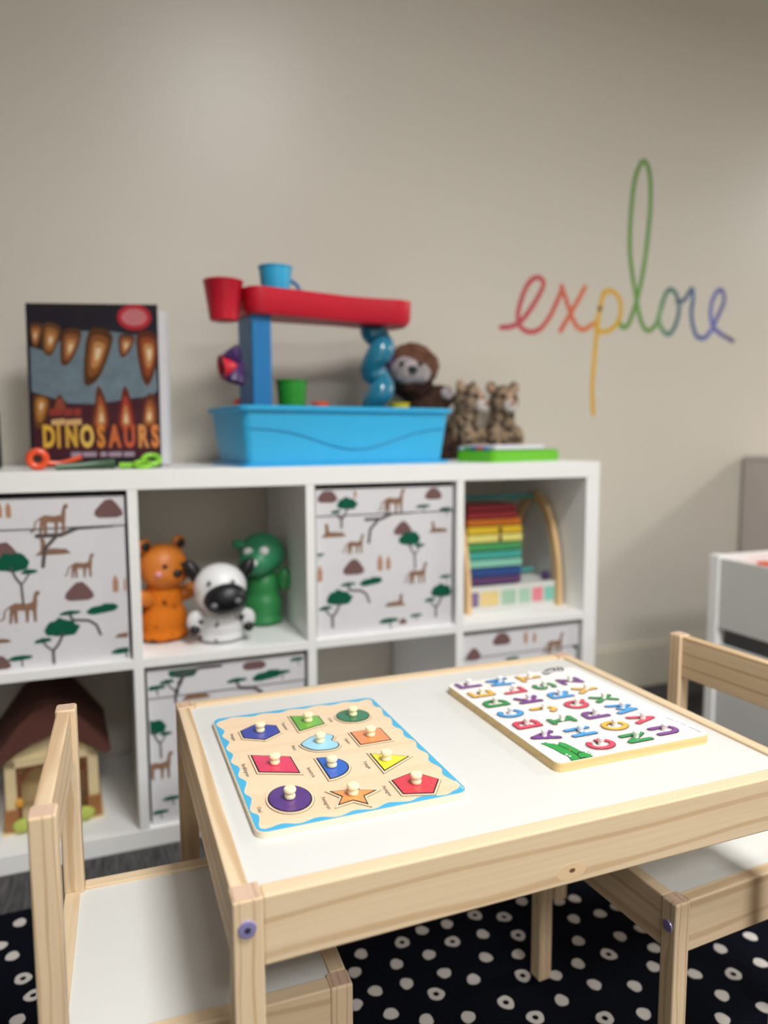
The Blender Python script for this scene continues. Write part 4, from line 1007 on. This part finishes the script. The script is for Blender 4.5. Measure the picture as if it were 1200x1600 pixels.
gab = [(-.112, .146), (-.085, .185), (-.055, .225), (-.025, .252), (0, .262), (.025, .252), (.055, .225), (.085, .185), (.112, .146), (.100, .140), (.06, .175), (0, .196), (-.06, .175), (-.100, .140)]
MB().prism(gab, -.015, .24, lambda u, v, ww: (u, ww, v)).build('roof', ROOF, t)
MB().prism([(-.078, .152), (0, .198), (.078, .152)], .005, .012, lambda u, v, ww: (u, ww, v)).build('gable_board', CRM, t)
for x in (-.055, .055): MB().ball((x, -.0065, .018), (.022, .012, .014)).build('hay_tuft', HAY, t, True)
MB().ball((-.062, .0, .062), (.008, .006, .010)).build('lantern', pm('lantern_yellow', (226, 160, 60)), t, True)

# ------------------------------------------------------------------ cabinet and toy bin at right
CABM = pm('greige_cabinet', (200, 190, 186), rough=.5, var=.015)
t = empty('low_cabinet', (1.19, .20, 0)); tag(t, 'low greige cabinet against the wall behind the white toy bin', 'cabinet')
MB().box(-.30, .30, -.20, .188, .05, .738, .003).build('carcass', CABM, t)
MB().box(-.302, .302, -.205, .188, .738, .757, .003).build('cabinet_top', CABM, t)
MB().box(-.28, .28, -.17, .18, 0, .05).build('plinth', BLACK, t)
for s_ in (-1, 1):
    d = MB().box(s_*.150-.146, s_*.150+.146, -.216, -.2, .06, .73, .002).build('door', CABM, t); MB().tube([(s_*.03, -.222, .42), (s_*.03, -.222, .54)], .006, 8).build('handle', STEEL, d, True)
t = empty('toy_bin', (.31, -.05, 0)); tag(t, 'white toy bin with grey side panel and posts, beside the right chair', 'toy bin')
GPAN = pm('grey_panel', (212, 212, 210), rough=.5, var=.02)
BX1, BY0, BZ = .46, -.62, .522
for x, y in ((0, -.03), (BX1, -.03), (0, BY0), (BX1, BY0)):
    MB().box(x, x+.03, y, y+.03, 0, BZ, .003).build('post', WHITE, t)
MB().box(.006, .018, BY0+.03, -.03, .335, BZ-.008, .001).build('side_panel', GPAN, t)
MB().box(BX1+.012, BX1+.024, BY0+.03, -.03, .335, BZ-.008, .001).build('side_panel', GPAN, t)
MB().box(.03, BX1, -.024, -.006, .335, BZ-.002, .001).build('back_panel', WHITE, t)
MB().box(.03, BX1, BY0+.006, BY0+.024, .335, BZ-.008, .001).build('front_panel', WHITE, t)
MB().box(.018, BX1+.012, BY0+.024, -.024, .335, .345).build('bin_floor', WHITE, t)
MB().box(.008, .020, BY0+.03, -.03, .02, .292, .001).build('lower_panel', GPAN, t)
MB().box(.02, BX1+.01, BY0+.02, -.02, .02, .032).build('low_shelf', pm('shade_grey_board', (120, 120, 122), rough=.6), t)  # both grey boards carry the shade under the bin in their colour
MB().box(.03, BX1, -.022, -.008, .032, .335).build('lower_back', pm('shade_grey_board', (120, 120, 122), rough=.6), t)
t = empty('orange_toy_block', (.455, -.13, .3452)); tag(t, 'orange toy block just showing inside the white toy bin', 'toy')
MB().box(-.04, .04, -.03, .03, 0, .158, .004).build('block', ORG, t); MB().lathe([(.012, .158), (.012, .166)], 14).build('stud', ORG, t, True)
